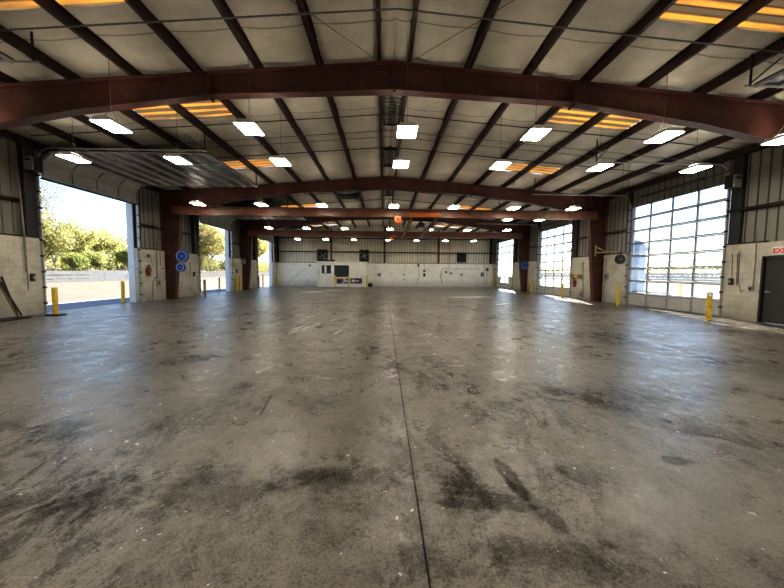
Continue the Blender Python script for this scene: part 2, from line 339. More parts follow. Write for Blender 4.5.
# ------------------------------------------------------------------ mesh builder
BASE = {}
class MB:
    def __init__(s): s.v, s.f, s.m, s.cur = [], [], [], 0
    def add(s, vs, fs):
        k = len(s.v); s.v += [tuple(v) for v in vs]; s.f += [tuple(i+k for i in f) for f in fs]; s.m += [s.cur]*len(fs); return s
    def box(s, x0, x1, y0, y1, z0, z1):
        vs = [(x, y, z) for x in (x0, x1) for y in (y0, y1) for z in (z0, z1)]
        return s.add(vs, [(0, 1, 3, 2), (4, 6, 7, 5), (0, 4, 5, 1), (2, 3, 7, 6), (0, 2, 6, 4), (1, 5, 7, 3)])
    def bev(s, x0, x1, y0, y1, z0, z1, c=0.02):
        """box with chamfered vertical and horizontal edges (octagonal loft)"""
        def ring(z, i): return [(x0+i+c, y0+i, z), (x1-i-c, y0+i, z), (x1-i, y0+i+c, z), (x1-i, y1-i-c, z), (x1-i-c, y1-i, z), (x0+i+c, y1-i, z), (x0+i, y1-i-c, z), (x0+i, y0+i+c, z)]
        vs = ring(z0, c*.7)+ring(z0+c, 0)+ring(z1-c, 0)+ring(z1, c*.7)
        fs = [tuple(range(7, -1, -1)), tuple(range(24, 32))]
        for k in range(3):
            for i in range(8): fs.append((k*8+i, k*8+(i+1) % 8, k*8+8+(i+1) % 8, k*8+8+i))
        return s.add(vs, fs)
    def prism(s, poly, axis, a, b):
        """polygon in the plane across axis, swept from a to b.  axis 0: (y,z)  1: (x,z)  2: (x,y)"""
        def P(p, t): return {0: (t, p[0], p[1]), 1: (p[0], t, p[1]), 2: (p[0], p[1], t)}[axis]
        n = len(poly); vs = [P(p, a) for p in poly]+[P(p, b) for p in poly]
        fs = [tuple(range(n)), tuple(range(2*n-1, n-1, -1))]+[(i, i+n, (i+1) % n+n, (i+1) % n) for i in range(n)]
        return s.add(vs, fs)
    def tube(s, pts, r, n=8, caps=True):
        pts = [Vector(p) for p in pts]; rr = r if isinstance(r, (list, tuple)) else [r]*len(pts)
        vs, fs = [], []; pv = None
        for i, p in enumerate(pts):
            t = (pts[min(i+1, len(pts)-1)]-pts[max(i-1, 0)]).normalized()
            a = Vector((0, 0, 1)) if abs(t.z) < .9 else Vector((1, 0, 0))
            if pv is not None: a = pv
            u = (a - t*a.dot(t)).normalized(); w = t.cross(u); pv = u
            vs += [p+(u*math.cos(2*PI*k/n)+w*math.sin(2*PI*k/n))*rr[i] for k in range(n)]
        for i in range(len(pts)-1):
            for k in range(n): fs.append((i*n+k, i*n+(k+1) % n, (i+1)*n+(k+1) % n, (i+1)*n+k))
        if caps: fs += [tuple(range(n-1, -1, -1)), tuple(range((len(pts)-1)*n, len(pts)*n))]
        return s.add(vs, fs)
    def lathe(s, prof, c, axis=2, n=24):
        """profile of (r, t) revolved about an axis through c"""
        vs, fs = [], []
        for r, t in prof:
            for k in range(n):
                a, b = r*math.cos(2*PI*k/n), r*math.sin(2*PI*k/n)
                d = {0: (t, a, b), 1: (a, t, b), 2: (a, b, t)}[axis]
                vs.append((c[0]+d[0], c[1]+d[1], c[2]+d[2]))
        for i in range(len(prof)-1):
            for k in range(n): fs.append((i*n+k, i*n+(k+1) % n, (i+1)*n+(k+1) % n, (i+1)*n+k))
        return s.add(vs, fs)
    def bar(s, p, q, w, h):
        """rectangular bar between two points"""
        p, q = Vector(p), Vector(q); t = (q-p).normalized()
        a = Vector((0, 0, 1)) if abs(t.z) < .95 else Vector((0, 1, 0))
        u = t.cross(a).normalized()*(w/2); v = u.cross(t).normalized()*(h/2)
        vs = [p-u-v, p+u-v, p+u+v, p-u+v, q-u-v, q+u-v, q+u+v, q-u+v]
        return s.add(vs, [(3, 2, 1, 0), (4, 5, 6, 7), (0, 1, 5, 4), (1, 2, 6, 5), (2, 3, 7, 6), (3, 0, 4, 7)])
    def build(s, name, m, parent=None, loc=None, smooth=False):
        base = Vector(BASE[parent.name]) if parent is not None else Vector(loc or (0, 0, 0))
        me = bpy.data.meshes.new(name)
        me.from_pydata([tuple(Vector(v)-base) for v in s.v], [], s.f)
        for mm in (m if isinstance(m, (list, tuple)) else [m]): me.materials.append(mm)
        if isinstance(m, (list, tuple)): me.polygons.foreach_set('material_index', s.m)
        if smooth: me.polygons.foreach_set('use_smooth', [True]*len(me.polygons))
        me.update()
        import bmesh
        bm = bmesh.new(); bm.from_mesh(me); bmesh.ops.recalc_face_normals(bm, faces=bm.faces); bm.to_mesh(me); bm.free()
        o = bpy.data.objects.new(name, me); COL.objects.link(o)
        if parent is not None: o.parent = parent
        else: o.location = base
        BASE[o.name] = tuple(base)
        return o
def tag(o, label=None, cat=None, group=None, kind=None):
    if label: o['label'] = label
    if cat: o['category'] = cat
    if group: o['group'] = group
    if kind: o['kind'] = kind
    return o
def empty(name, loc, label=None, cat=None, group=None, kind=None):
    o = bpy.data.objects.new(name, None); o.location = loc; o.empty_display_size = .1; COL.objects.link(o)
    BASE[o.name] = tuple(loc); return tag(o, label, cat, group, kind)
def copy_tree(src, loc):
    r = src.copy(); COL.objects.link(r); r.location = loc; BASE[r.name] = tuple(loc)
    for ch in list(src.children):
        c = ch.copy(); COL.objects.link(c); c.parent = r
        for g in list(ch.children):
            d = g.copy(); COL.objects.link(d); d.parent = c
    return r
ORD = ['first', 'second', 'third', 'fourth', 'fifth', 'sixth', 'seventh', 'eighth', 'ninth', 'tenth']

# ------------------------------------------------------------------ the setting
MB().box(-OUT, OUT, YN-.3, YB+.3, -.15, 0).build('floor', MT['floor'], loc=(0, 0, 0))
fo = bpy.data.objects['floor']; tag(fo, kind='structure')
BASE['floor'] = (0, 0, 0)
for k, (px, py) in enumerate([(297, 322), (306, 318), (311, 326), (291, 330), (330, 321), (333, 334), (287, 334), (302, 329)]):
    x, y = fl(px, py); a = .5
    MB().prism([(x, y), (x+.05, y), (x+.05+.12, y+.55), (x+.12, y+.55)], 2, .0005, .003).build('paint_dash', MT['paint_dash'], fo)

def ribs(a, b, out, depth, pitch=.305):
    """zig-zag cladding profile points (along, offset) from a to b; offset grows outward from the room"""
    pts = []; k = math.ceil(a/pitch)
    pts.append((a, 0)); t = k*pitch
    while t < b:
        for dt, o in ((-.045, 0), (-.02, depth), (.02, depth), (.045, 0)):
            if a < t+dt < b: pts.append((t+dt, o))
        t += pitch
    pts.append((b, 0)); return pts
def cladding(mb, side, a, b, z0, z1fun, axis, CL=CL):
    """one ribbed sheet, ribs standing out into the room"""
    pts = ribs(a, b, 1, -.035)
    vs, fs = [], []
    for t, o in pts:
        if axis == 'side':
            x = side*(CL+o); vs += [(x, t, z0), (x, t, z1fun(t))]
        else:
            y = side+o; vs += [(t, y, z0), (t, y, z1fun(t))]
    for i in range(len(pts)-1): mb.cur = 1 if abs(pts[i][1]-pts[i+1][1]) > .01 else 0; k = len(mb.v); mb.add([vs[2*i], vs[2*i+2], vs[2*i+3], vs[2*i+1]], [(0, 1, 2, 3)])
    mb.cur = 0

EZ = zroof(CL)+.22
def side_wall(name, sgn, doors, man=None, top=4.95, OUT=OUT, CL=CL):
    w = MB(); c = MB(); lin = MB(); ledge = MB(); girt = MB()
    cuts = sorted(doors+([man] if man else []))
    segs = []; y = YN
    for a, b in cuts: segs.append((y, a)); y = b
    segs.append((y, YB))
    xs = lambda a, b: (min(sgn*a, sgn*b), max(sgn*a, sgn*b))
    cutsegs = []
    for a, b in segs:
        y = a
        for yf in YF:
            if a < yf < b:
                cutsegs.append((y, yf-.16)); w.box(*xs(12.38, OUT), yf-.16, yf+.16, 0, WN); y = yf+.16
        cutsegs.append((y, b))
    for a, b in cutsegs:
        w.box(*xs(HW, OUT), a, b, 0, WN)
        ledge.box(*xs(HW-.02, HW+.24), a, b, WN, WN+.05)
    # cladding above
    y = YN-.3; dsegs = []
    for a, b in sorted(doors): dsegs.append((y, a, WN)); dsegs.append((a, b, top)); y = b
    dsegs.append((y, YB+.3, WN))
    for a, b, z in dsegs: cladding(c, sgn, a, b, z, lambda t: EZ, 'side', CL)
    # outer skin so that the wall has thickness
    for a, b, z in dsegs: c.box(*xs(OUT-.03, OUT), a, b, z, EZ)
    if man: w.box(*xs(HW, OUT), man[0], man[1], 2.18, WN)
    for a, b in doors:
        lin.box(*xs(HW+.16, OUT+.02), a-.02, a+.02, 0, top); lin.box(*xs(HW+.16, OUT+.02), b-.02, b+.02, 0, top)
        lin.box(*xs(HW+.16, OUT+.02), a, b, top-.02, top+.04)
    for (a, b, z) in dsegs:
        if z == WN:
            girt.box(*xs(CL-.20, CL-.04), a, b, 3.86, 3.88); girt.box(*xs(CL-.05, CL-.035), a, b, 3.76, 3.88); girt.box(*xs(CL-.20, CL-.185), a, b, 3.80, 3.88)
    girt.box(*xs(CL-.2, CL-.04), YN, YB, EZ-.35, EZ-.12)
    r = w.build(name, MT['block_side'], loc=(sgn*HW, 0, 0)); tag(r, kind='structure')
    c.build('metal_cladding', [MT['clad'], MT['flank_shade']], r); lin.build('jamb_liner', MT['liner'], r); ledge.build('ledge', MT['purlin'], r); girt.build('girt', MT['purlin'], r)
    return r
side_wall('wall_left', -1, L_DOORS)
side_wall('wall_right', 1, R_DOORS, MAN_DOOR, OUT=12.40, CL=12.35)
def end_wall(name, y, sgn, door=None):
    w = MB(); c = MB(); g = MB(); l = MB()
    ys = (min(y, y+sgn*.4), max(y, y+sgn*.4))
    w.box(-OUT, OUT, *ys, 0, WN)
    l.box(-HW, HW, min(y-sgn*.02, y+sgn*.24), max(y-sgn*.02, y+sgn*.24), WN, WN+.05)
    for a, b in ((-CL, 0), (0, CL)):
        pts = ribs(a, b, 1, -.035); vs = []; fs = []
        for t, o in pts: vs += [(t, y+sgn*(.23+o), WN), (t, y+sgn*(.23+o), zroof(t)+.22)]
        for i in range(len(pts)-1): c.cur = 1 if abs(pts[i][1]-pts[i+1][1]) > .01 else 0; c.add([vs[2*i], vs[2*i+2], vs[2*i+3], vs[2*i+1]], [(0, 1, 2, 3)])
        c.cur = 0
    for z in (3.92, 5.45):
        g.box(-CL, CL, min(y+sgn*.03, y+sgn*.19), max(y+sgn*.03, y+sgn*.19), z-.02, z); g.box(-CL, CL, min(y+sgn*.03, y+sgn*.045), max(y+sgn*.03, y+sgn*.045), z-.12, z)
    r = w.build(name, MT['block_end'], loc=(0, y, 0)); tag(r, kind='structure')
    c.build('metal_cladding', [MT['clad_end'], MT['flank_shade_end']], r); g.build('girt', MT['purlin'], r); l.build('ledge', MT['purlin'], r)
end_wall('wall_back', YB, 1)
end_wall('wall_front', YN, -1)

# skylight openings: (x range by purlin index, y range)
SKY = []
for sgn in (-1, 1):
    for y0 in (5.62, 9.92, 14.85, 19.5, 24.1, 29.1, 33.5):
        SKY.append((sgn, 3, 5, y0, y0+.95))
def ceiling():
    mb = MB()
    xs = [0]+PUR+[CL+.15]
    NY = 420; ys = [YN+(YB+.25-YN)*i/NY for i in range(NY+1)]
    edges = sorted(set(ys+[e for s in SKY for e in (s[3], s[4])]))
    for sgn in (-1, 1):
        for k in range(len(xs)-1):
            a, b = xs[k], xs[k+1]; n = 6
            X = [a+(b-a)*i/n for i in range(n+1)]
            vs, fs = [], []
            for j, y in enumerate(edges):
                u = (y % 1.83)/1.83
                bil = .10*(math.sin(PI*u)**.55) + .014*math.sin(y*3.1+k*2)
                if k-1 in (3, 4): bil *= min(1, .12+min(abs(y-e) for q in SKY for e in q[3:5])/.5)
                for i, x in enumerate(X):
                    e = math.sin(PI*i/n)
                    vs.append((sgn*x, y, zroof(x)+.215 - e*(.03+bil)))
            m = n+1
            for j in range(len(edges)-1):
                ym = (edges[j]+edges[j+1])/2
                if any(s[0] == sgn and s[1] <= k-1 < s[2] and s[3] < ym < s[4] for s in SKY): continue
                for i in range(n): fs.append((j*m+i, j*m+i+1, (j+1)*m+i+1, (j+1)*m+i))
            mb.add(vs, fs)
    o = mb.build('ceiling', MT['insul'], loc=(0, 0, ZR), smooth=True); tag(o, kind='structure')
ceiling()
bay_word = {5.62: 'nearest of its slope', 9.92: 'just past the nearest roof frame', 14.85: 'just before the middle roof frame', 19.5: 'just past the middle roof frame', 24.1: 'between the middle and far frames', 29.1: 'just past the far roof frame', 33.5: 'nearest the back wall'}
for (sgn, k0, k1, y0, y1) in SKY:
    x0, x1 = PUR[k0], PUR[k1]
    vs, fs = [], []; N = 48
    for j in range(N+1):
        y = y0-.25+(y1-y0+.5)*j/N; h = .022*math.sin(2*PI*y/.17)
        for x in (x0, x1): vs.append((sgn*x, y, zroof(x)+.26+h))
    for j in range(N): fs.append((2*j, 2*j+1, 2*j+3, 2*j+2))
    xm = sgn*(x0+x1)/2
    o = MB().add(vs, fs).build('skylight', MT['sky'], loc=(xm, (y0+y1)/2, zroof(xm)+.26))
    tag(o, f"amber ribbed translucent roof panel, {'left' if sgn<0 else 'right'} slope, {bay_word[y0]}", 'skylight', 'amber roof skylights')
    ds = -sgn

# ------------------------------------------------------------------ purlins
def purlin(x, sgn):
    mb = MB(); z = zroof(x)
    s = sgn
    def yb(x0, x1, z0, z1): mb.box(min(x0, x1), max(x0, x1), YN, YB+.2, z0, z1)
    yb(s*(x-.004), s*(x+.004), z+.004, z+.212)          # web
    yb(s*x, s*(x+.075), z, z+.008); yb(s*(x+.068), s*(x+.075), z, z+.03)
    yb(s*(x-.075), s*x, z+.206, z+.214)
    return mb.build('roof_purlin', MT['purlin'], loc=(sgn*x, YN, z))
for sgn in (-1, 1):
    for k, x in enumerate(PUR):
        o = purlin(x, sgn); side = 'left' if sgn < 0 else 'right'
        tag(o, f"dark red steel roof purlin running front to back, {ORD[k]} {side} of the ridge", 'purlin', 'roof purlins')

# ------------------------------------------------------------------ rigid steel frames
fr_word = ['nearest', 'middle', 'farthest']
def frame(yf, word):
    root = empty('rigid_portal', (0, yf, 0), f"{word} red-brown tapered steel frame spanning the hall", 'steel frame', 'steel roof frames')
    fw = .13; t = .012
    for s in (-1, 1):
        dep = [(0, .70), (4.62, .55), (8, .74), (10.95, 1.10), (11.3, 1.14)]
        def bot(x):
            for (a, da), (b, db) in zip(dep, dep[1:]):
                if a <= x <= b: return zroof(x)-(da+(db-da)*(x-a)/(b-a))
        rf = MB()
        top = [(x, zroof(x)) for x in (0, 12.35)]
        low = [(x, bot(x)) for x, _ in dep]
        poly = [(s*x, z) for x, z in [(0, zroof(0))]+[(11.3, zroof(11.3))]]+[(s*x, z) for x, z in low[::-1]]
        rf.prism(poly, 1, yf-t, yf+t)
        def flange(p, q, up):
            (x0, z0), (x1, z1) = p, q; d = .02 if up else -.02
            rf.prism([(s*x0, z0), (s*x1, z1), (s*x1, z1-d), (s*x0, z0-d)], 1, yf-fw, yf+fw)
        flange((0, zroof(0)), (11.3, zroof(11.3)), True)
        for p, q in zip(low, low[1:]): flange(p, q, False)
        r = rf.build('rafter', MT['steel'], root)
        for x in (.012, 4.62):
            sp_ = MB(); 
            for e in ((-.016, .016),):
                sp_.box(min(s*(x-.016), s*(x+.016)), max(s*(x-.016), s*(x+.016)), yf-fw-.02, yf+fw+.02, bot(max(x, 0))-.07, zroof(x)+.0)
            for yy in (-.07, .07):
                for i in range(4):
                    z = bot(x)+.08+i*(zroof(x)-bot(x)-.16)/3
                    sp_.lathe([(0, -.035), (.016, -.035), (.016, .035), (0, .035)], (s*x, yf+yy, z), 0, 6)
            sp_.build('splice_plate', MT['steel'], r)
        # column
        c = MB(); zt = zroof(12.3)
        ci = [(11.74, 0.0), (11.30, bot(11.3))]; co = 12.34
        c.prism([(s*11.74, 0), (s*co, 0), (s*co, zt), (s*11.3, zroof(11.3)), (s*11.3, bot(11.3))], 1, yf-t, yf+t)
        c.prism([(s*11.74, 0), (s*11.3, bot(11.3)), (s*11.32, bot(11.3)), (s*11.76, 0)], 1, yf-fw, yf+fw)
        c.box(min(s*(co-.02), s*co), max(s*(co-.02), s*co), yf-fw, yf+fw, 0, zt)
        c.prism([(s*11.3, zroof(11.3)), (s*co, zt), (s*co, zt-.02), (s*11.3, zroof(11.3)-.02)], 1, yf-fw, yf+fw)
        c.box(min(s*11.3, s*co), max(s*11.3, s*co), yf-fw+.01, yf+fw-.01, bot(11.3)-.01, bot(11.3)+.01)
        col = c.build('column', MT['steel'], root)
        MB().box(min(s*11.66, s*12.36), max(s*11.66, s*12.36), yf-.19, yf+.19, 0, .025).build('base_plate', MT['steel'], col)
        MB().box(min(s*11.284, s*11.32), max(s*11.284, s*11.32), yf-fw-.02, yf+fw+.02, bot(11.3)-.06, zroof(11.3)).build('splice_plate', MT['steel'], col)
for y, w in zip(YF, fr_word): frame(y, w)

# tie beams slung between the columns
for y, w in ((YF[1]-.30, 'middle'), (YF[2]-.30, 'farthest')):
    root = empty('tie_beam', (0, y, 4.57), f"straight lighter red-brown cross beam fixed to the {w} frame's columns", 'beam', 'cross beams below the rafters')
    b = MB(); b.box(-11.62, 11.62, y-.01, y+.01, 4.59, 5.01); b.box(-11.62, 11.62, y-.11, y+.11, 5.0, 5.02); b.box(-11.62, 11.62, y-.11, y+.11, 4.57, 4.59)
    b.build('beam_section', MT['tie'], root)
    for s in (-1, 1):
        MB().box(min(s*11.62, s*11.36), max(s*11.62, s*11.36), y+.011, y+.17, 4.60, 4.99).build('bracket', MT['steel'], root)
# runway beams along the hall between the tie beams
for x, w in ((1.27, 'left'), (2.64, 'right')):
    y0, y1 = YF[1]-.30, YF[2]-.25
    b = MB(); b.box(x-.008, x+.008, y0, y1, 4.33, 4.56); b.box(x-.07, x+.07, y0, y1, 4.555, 4.57); b.box(x-.07, x+.07, y0, y1, 4.32, 4.335)
    tag(b.build('runway_beam', MT['pale_steel'], loc=(x, y0, 4.32)), f"red-brown hoist runway beam under the cross beams, {w} one of the pair", 'beam', 'hoist runway beams')
y = YF[1]-.44
b = MB(); b.box(1.10, 2.78, y-.01, y+.01, 4.60, 4.80); b.box(1.10, 2.78, y-.05, y+.05, 4.79, 4.81); b.box(1.10, 2.78, y-.05, y+.05, 4.59, 4.61); b.box(1.10, 1.12, y-.05, y+.05, 4.6, 4.8); b.box(2.76, 2.78, y-.05, y+.05, 4.6, 4.8)
tag(b.build('orange_crane_bar', MT['amberbar'], loc=(1.9, y, 4.6)), 'short orange steel bar on the middle cross beam above the runway beams', 'steel bar')
# chain hoist between the runway beams
hx, hy = 1.95, 18.9
h = empty('chain_hoist', (hx, hy, 4.57), 'dark chain hoist with pale chain loops between the two runway beams', 'hoist')
b = MB(); b.box(1.27, 2.64, hy-.05, hy+.05, 4.57, 4.66); b.build('trolley_bar', MT['dark'], h)
b = MB(); b.lathe([(0, -.16), (.11, -.16), (.13, -.12), (.13, .12), (.11, .16), (0, .16)], (hx, hy, 4.36), 0, 16); b.box(hx-.03, hx+.03, hy-.03, hy+.03, 4.45, 4.58)
b.build('hoist_body', MT['dark'], h)
b = MB()
for k in range(4):
    xx = hx-.2+.13*k; b.tube([(xx, hy-.14, 4.45), (xx+.02, hy-.15, 4.1-.05*(k % 2)), (xx+.06, hy-.15, 4.02), (xx+.09, hy-.14, 4.12), (xx+.10, hy-.12, 4.45)], .012, 5)
b.build('chain', MT['galv'], h)
# orange hanging units
for (px, py, y, w) in ((398, 219.5, 17.2, 'in front of the middle cross beam'), (392.6, 237.5, 26.6, 'in front of the farthest cross beam')):
    p = at(px, py, y=y)
    r = empty('hanging_reel', p, f"orange boxy reel hanging on a wire {w}", 'reel', 'orange hanging reels')
    b = MB(); b.bev(p.x-.17, p.x+.17, p.y-.10, p.y+.10, p.z-.20, p.z+.16, .03); b.lathe([(.12, -.125), (.14, -.125), (.14, -.09)], p, 1, 20)
    b.build('housing', MT['orange'], r)
    MB().lathe([(0, -.108), (.07, -.108), (.08, -.09)], p, 1, 16).build('hub', MT['dark'], r)
    MB().tube([(p.x, p.y, p.z+.15), (p.x, p.y, zroof(p.x)+.15)], .006, 5).build('wire', MT['wire'], r)

# back wall posts
for k, px in enumerate((277.5, 331.5, 384.5, 438.4, 490.5)):
    p = at(px, 262, y=YB-.05); x = p.x
    x = max(-HW+.12, min(HW-.12, x)); zt = zroof(x)+.0
    b = MB(); b.box(x-.012, x+.012, YB-.19, YB-.04, WN-.0, zt); b.box(x-.10, x+.10, YB-.20, YB-.185, WN, zt); b.box(x-.10, x+.10, YB-.04, YB-.025, WN, zt)
    tag(b.build('endwall_post', MT['steel'] if 0 < k < 4 else MT['purlin'], loc=(x, YB, WN)), f"dark red steel post on the back wall, {ORD[k]} from the left", 'post', 'back wall posts')

# ------------------------------------------------------------------ overhead doors
def track_path(sgn, y, zt, xi, up=.0):
    r = .45; pts = [(sgn*(HW-.06), y, 0.02), (sgn*(HW-.06), y, zt-r)]
    for k in range(1, 7):
        a = PI/2*k/6; pts.append((sgn*(HW-.06-r*(1-math.cos(a))), y, zt-r+r*math.sin(a)))
    pts.append((sgn*xi, y, zt)); return pts
def add_tracks(root, sgn, ya, yb_, zt, xi, m):
    for y in (ya, yb_):
        pts = track_path(sgn, y, zt, xi); b = MB()
        b.tube(pts, .023, 8)
        b.bar((sgn*(HW-.012), y, 0.01), (sgn*(HW-.012), y, zt-.45), .09, .03)
        tr = b.build('track', m, root)
        c = MB()
        for k in range(9): c.box(min(sgn*(HW-.10), sgn*HW), max(sgn*(HW-.10), sgn*HW), y-.035, y+.035, .35+.55*k, .41+.55*k)
        c.build('bracket', MT['dark'], tr)
        # hanger from the roof at the inner end
        zc = zroof(xi)+.02; hgr = MB()
        hgr.bar((sgn*(xi+.1), y, zt), (sgn*(xi+.1), y, zc), .04, .02)
        hgr.bar((sgn*(xi+.1), y, zt+.05), (sgn*(xi+.75), y, zroof(xi+.75)+.02), .04, .02)
        hgr.build('hanger', MT['dark'], root)
def jambs(root, sgn, ya, yb_):
    for y0, y1 in ((ya-.42, ya-.06), (yb_+.06, yb_+.26)):
        MB().box(min(sgn*(CL-.22), sgn*(CL-.05)), max(sgn*(CL-.22), sgn*(CL-.05)), y0, y1, WN+.05, EZ-.3).build('jamb_post', MT['jamb'], root)
def raised_door(n, ya, yb_, which, s=-1, xi=6.35, zt=5.70):
    side = 'left' if s < 0 else 'right'
    root = empty(f'door_{n}', (s*HW, (ya+yb_)/2, 0), f"raised white sectional overhead door, {which}", 'overhead door', f'raised overhead doors on the {side} wall', 'structure')
    add_tracks(root, s, ya+.02-.08, yb_+.08, zt, xi, MT['galv'])
    jambs(root, s, ya-.03, yb_+.05)
    # path of the sections along the track: bottom section hangs, others lie flat (u = distance from the middle of the hall)
    path = [(HW-.07, 4.73), (HW-.075, zt-.40), (HW-.45, zt-.04)]
    u = HW-.45
    while u > xi+.35: u -= .60; path.append((max(u, xi), zt-.02))
    for k, ((x0, z0), (x1, z1)) in enumerate(zip(path, path[1:])):
        b = MB(); L_ = math.hypot(x1-x0, z1-z0); ux, uz = (x1-x0)/L_, (z1-z0)/L_; nx, nz = uz, -ux     # normal points into the room
        if nz > 0: nx, nz = -nx, -nz
        if k == 0: nx, nz = -1, 0
        P = lambda a, h: (s*(x0+ux*a+nx*h), z0+uz*a+nz*h)
        b.prism([P(.008, 0), P(L_-.008, 0), P(L_-.008, .03), P(.008, .03)], 1, ya+.03, yb_-.03)
        sec = b.build('door_section', MT['sect'] if k < 2 else MT['sectgrey'], root)
        st = MB()
        for j in range(5):
            y = ya+.05+(yb_-ya-.1)*j/4; w_ = .013 if k < 2 else .03
            st.prism([P(.01, .03), P(L_-.01, .03), P(L_-.01, .06), P(.01, .06)], 1, y-w_, y+w_)
        st.build('stile', MT['conduit'] if k < 2 else MT['galv'], sec)
        ru = MB()
        ru.prism([P(.03, .03), P(.085, .03), P(.075, .085), P(.04, .085)], 1, ya+.03, yb_-.03)
        ru.prism([P(L_-.085, .03), P(L_-.03, .03), P(L_-.04, .085), P(L_-.075, .085)], 1, ya+.03, yb_-.03)
        ru.build('stiffening_rail', MT['galv'] if k >= 2 else MT['sect'], sec)
    MB().box(min(s*(HW-.03), s*(HW-.10)), max(s*(HW-.03), s*(HW-.10)), ya+.02, yb_-.02, 4.68, 4.73).build('bottom_seal', MT['black'], root)
    b = MB(); b.tube([(s*(HW-.25), ya-.2, zt-.15), (s*(HW-.25), yb_+.2, zt-.15)], .02, 8)
    b.tube([(s*(HW-.25), ya+.8, zt-.15), (s*(HW-.25), yb_-.8, zt-.15)], .06, 12)
    b.build('torsion_spring', MT['dark'], root)
wl = ['on the left wall nearest the camera', 'in the first bay with a view of trees', 'in the second bay beyond the blue reels', 'in the far bay beside the back wall']
for i, (a, b_) in enumerate(L_DOORS): raised_door(i+1, a, b_, wl[i], -1, 7.2 if i == 0 else 6.35)

def glazed_door(n, ya, yb_, which, partial=False):
    s = 1; top = 4.92; root = empty(f'door_{n}', (HW, (ya+yb_)/2, 0), f"closed glazed sectional overhead door, {which}", 'overhead door', 'glazed overhead doors on the right wall', 'structure')
    add_tracks(root, s, ya-.07, yb_+.07, 5.50, 7.15, MT['galv']); jambs(root, s, ya-.05, yb_+.05)
    H = top/8; x0, x1 = HW+.03, HW+.08; yl = [ya+(yb_-ya)*j/4 for j in range(5)]
    for k in range(8):
        z0, z1 = k*H+.01, (k+1)*H-.002; b = MB()
        solid = k == 0 or (partial and k == 1 )
        for j, y in enumerate(yl):
            w = .055 if j in (0, 4) else .034
            b.box(x0, x1, max(ya, y-w), min(yb_, y+w), z0, z1)
        b.box(x0, x1, ya, yb_, z0, z0+.055); b.box(x0, x1, ya, yb_, z1-.045, z1)
        if k > 0: b.prism([(x0, z0+.005), (x0-.055, z0+.015), (x0-.055, z0+.045), (x0, z0+.055)], 1, ya, yb_)
        sec = b.build('door_section', MT['alu'], root)
        for j in range(4):
            if solid and not (partial and k == 1 and j in (1, 2)): MB().box(x0+.01, x0+.03, yl[j]+.03, yl[j+1]-.03, z0+.05, z1-.04).build('solid_panel', MT['sect'], sec)
            else:
                MB().box(x0+.02, x0+.026, yl[j]+.02, yl[j+1]-.02, z0+.05, z1-.04).build('pane', MT['glass'], sec)
    MB().box(x0, x1, ya, yb_, 0, .015).build('bottom_seal', MT['black'], root)
    b = MB(); b.tube([(HW-.16, ya-.2, 5.25), (HW-.16, yb_+.2, 5.25)], .02, 8); b.tube([(HW-.16, ya+.8, 5.25), (HW-.16, yb_-.8, 5.25)], .055, 12)
    b.build('torsion_spring', MT['dark'], root)
wr = ['nearest the camera', 'in the first bay beside the dark walk door', 'in the second bay between two frames', 'in the far bay with a lower solid section']
raised_door(5, *R_DOORS[0], 'on the right wall nearest the camera', 1, 7.5, 5.60)
for i, (a, b_) in enumerate(R_DOORS[1:]): glazed_door(6+i, a, b_, wr[i+1], i == 2)

# operators beside the near doors
for (s, y, w) in ((-1, 11.60-.36, 'left'), (1, 11.48-.36, 'right')):
    z = 5.05 if s < 0 else 4.80
    p = (s*(HW-.25), y, z)
    r = empty('door_operator', p, f"grey door operator box high on the {w} wall beside an overhead door", 'door operator')
    MB().bev(p[0]-.16, p[0]+.16, y-.14, y+.14, z-.23, z+.23, .02).build('gearbox', MT['dark'], r)
    b = MB(); b.bev(p[0]-.15-s*.0, p[0]+.15, y-.19, y-.141, z-.22, z+.22, .015); cv = b.build('cover', MT['greybox'], r)
    MB().box(p[0]-.08, p[0]+.08, y-.2, y-.189, z+.08, z+.14).build('vent_slot', MT['dark'], cv)
    MB().box(min(p[0], s*(CL-.04)), max(p[0], s*(CL-.04)), y-.05, y+.05, z-.1, z+.1).build('bracket', MT['dark'], r)

# walk door on the right wall
ya, yb_ = MAN_DOOR
root = empty('door_9', (HW, (ya+yb_)/2, 0), 'dark grey steel walk door under the exit sign', 'door', None, 'structure')
b = MB()
b.box(HW-.03, HW+.20, ya, ya+.06, 0, 2.18); b.box(HW-.03, HW+.20, yb_-.06, yb_, 0, 2.18); b.box(HW-.03, HW+.20, ya, yb_, 2.12, 2.18)
b.build('door_frame', MT['dark'], root)
lf = MB().box(HW+.06, HW+.11, ya+.065, yb_-.065, .01, 2.115).build('door_leaf', MT['mandoor'], root)
b = MB(); b.lathe([(0, -.02), (.03, -.02), (.03, .01)], (HW+.05, yb_-.13, 1.02), 0, 12); b.bar((HW+.02, yb_-.13, 1.02), (HW+.02, yb_-.27, 1.02), .02, .025); b.tube([(HW+.055, yb_-.13, 1.02), (HW+.02, yb_-.13, 1.02)], .012)
b.build('lever_handle', MT['galv'], lf)

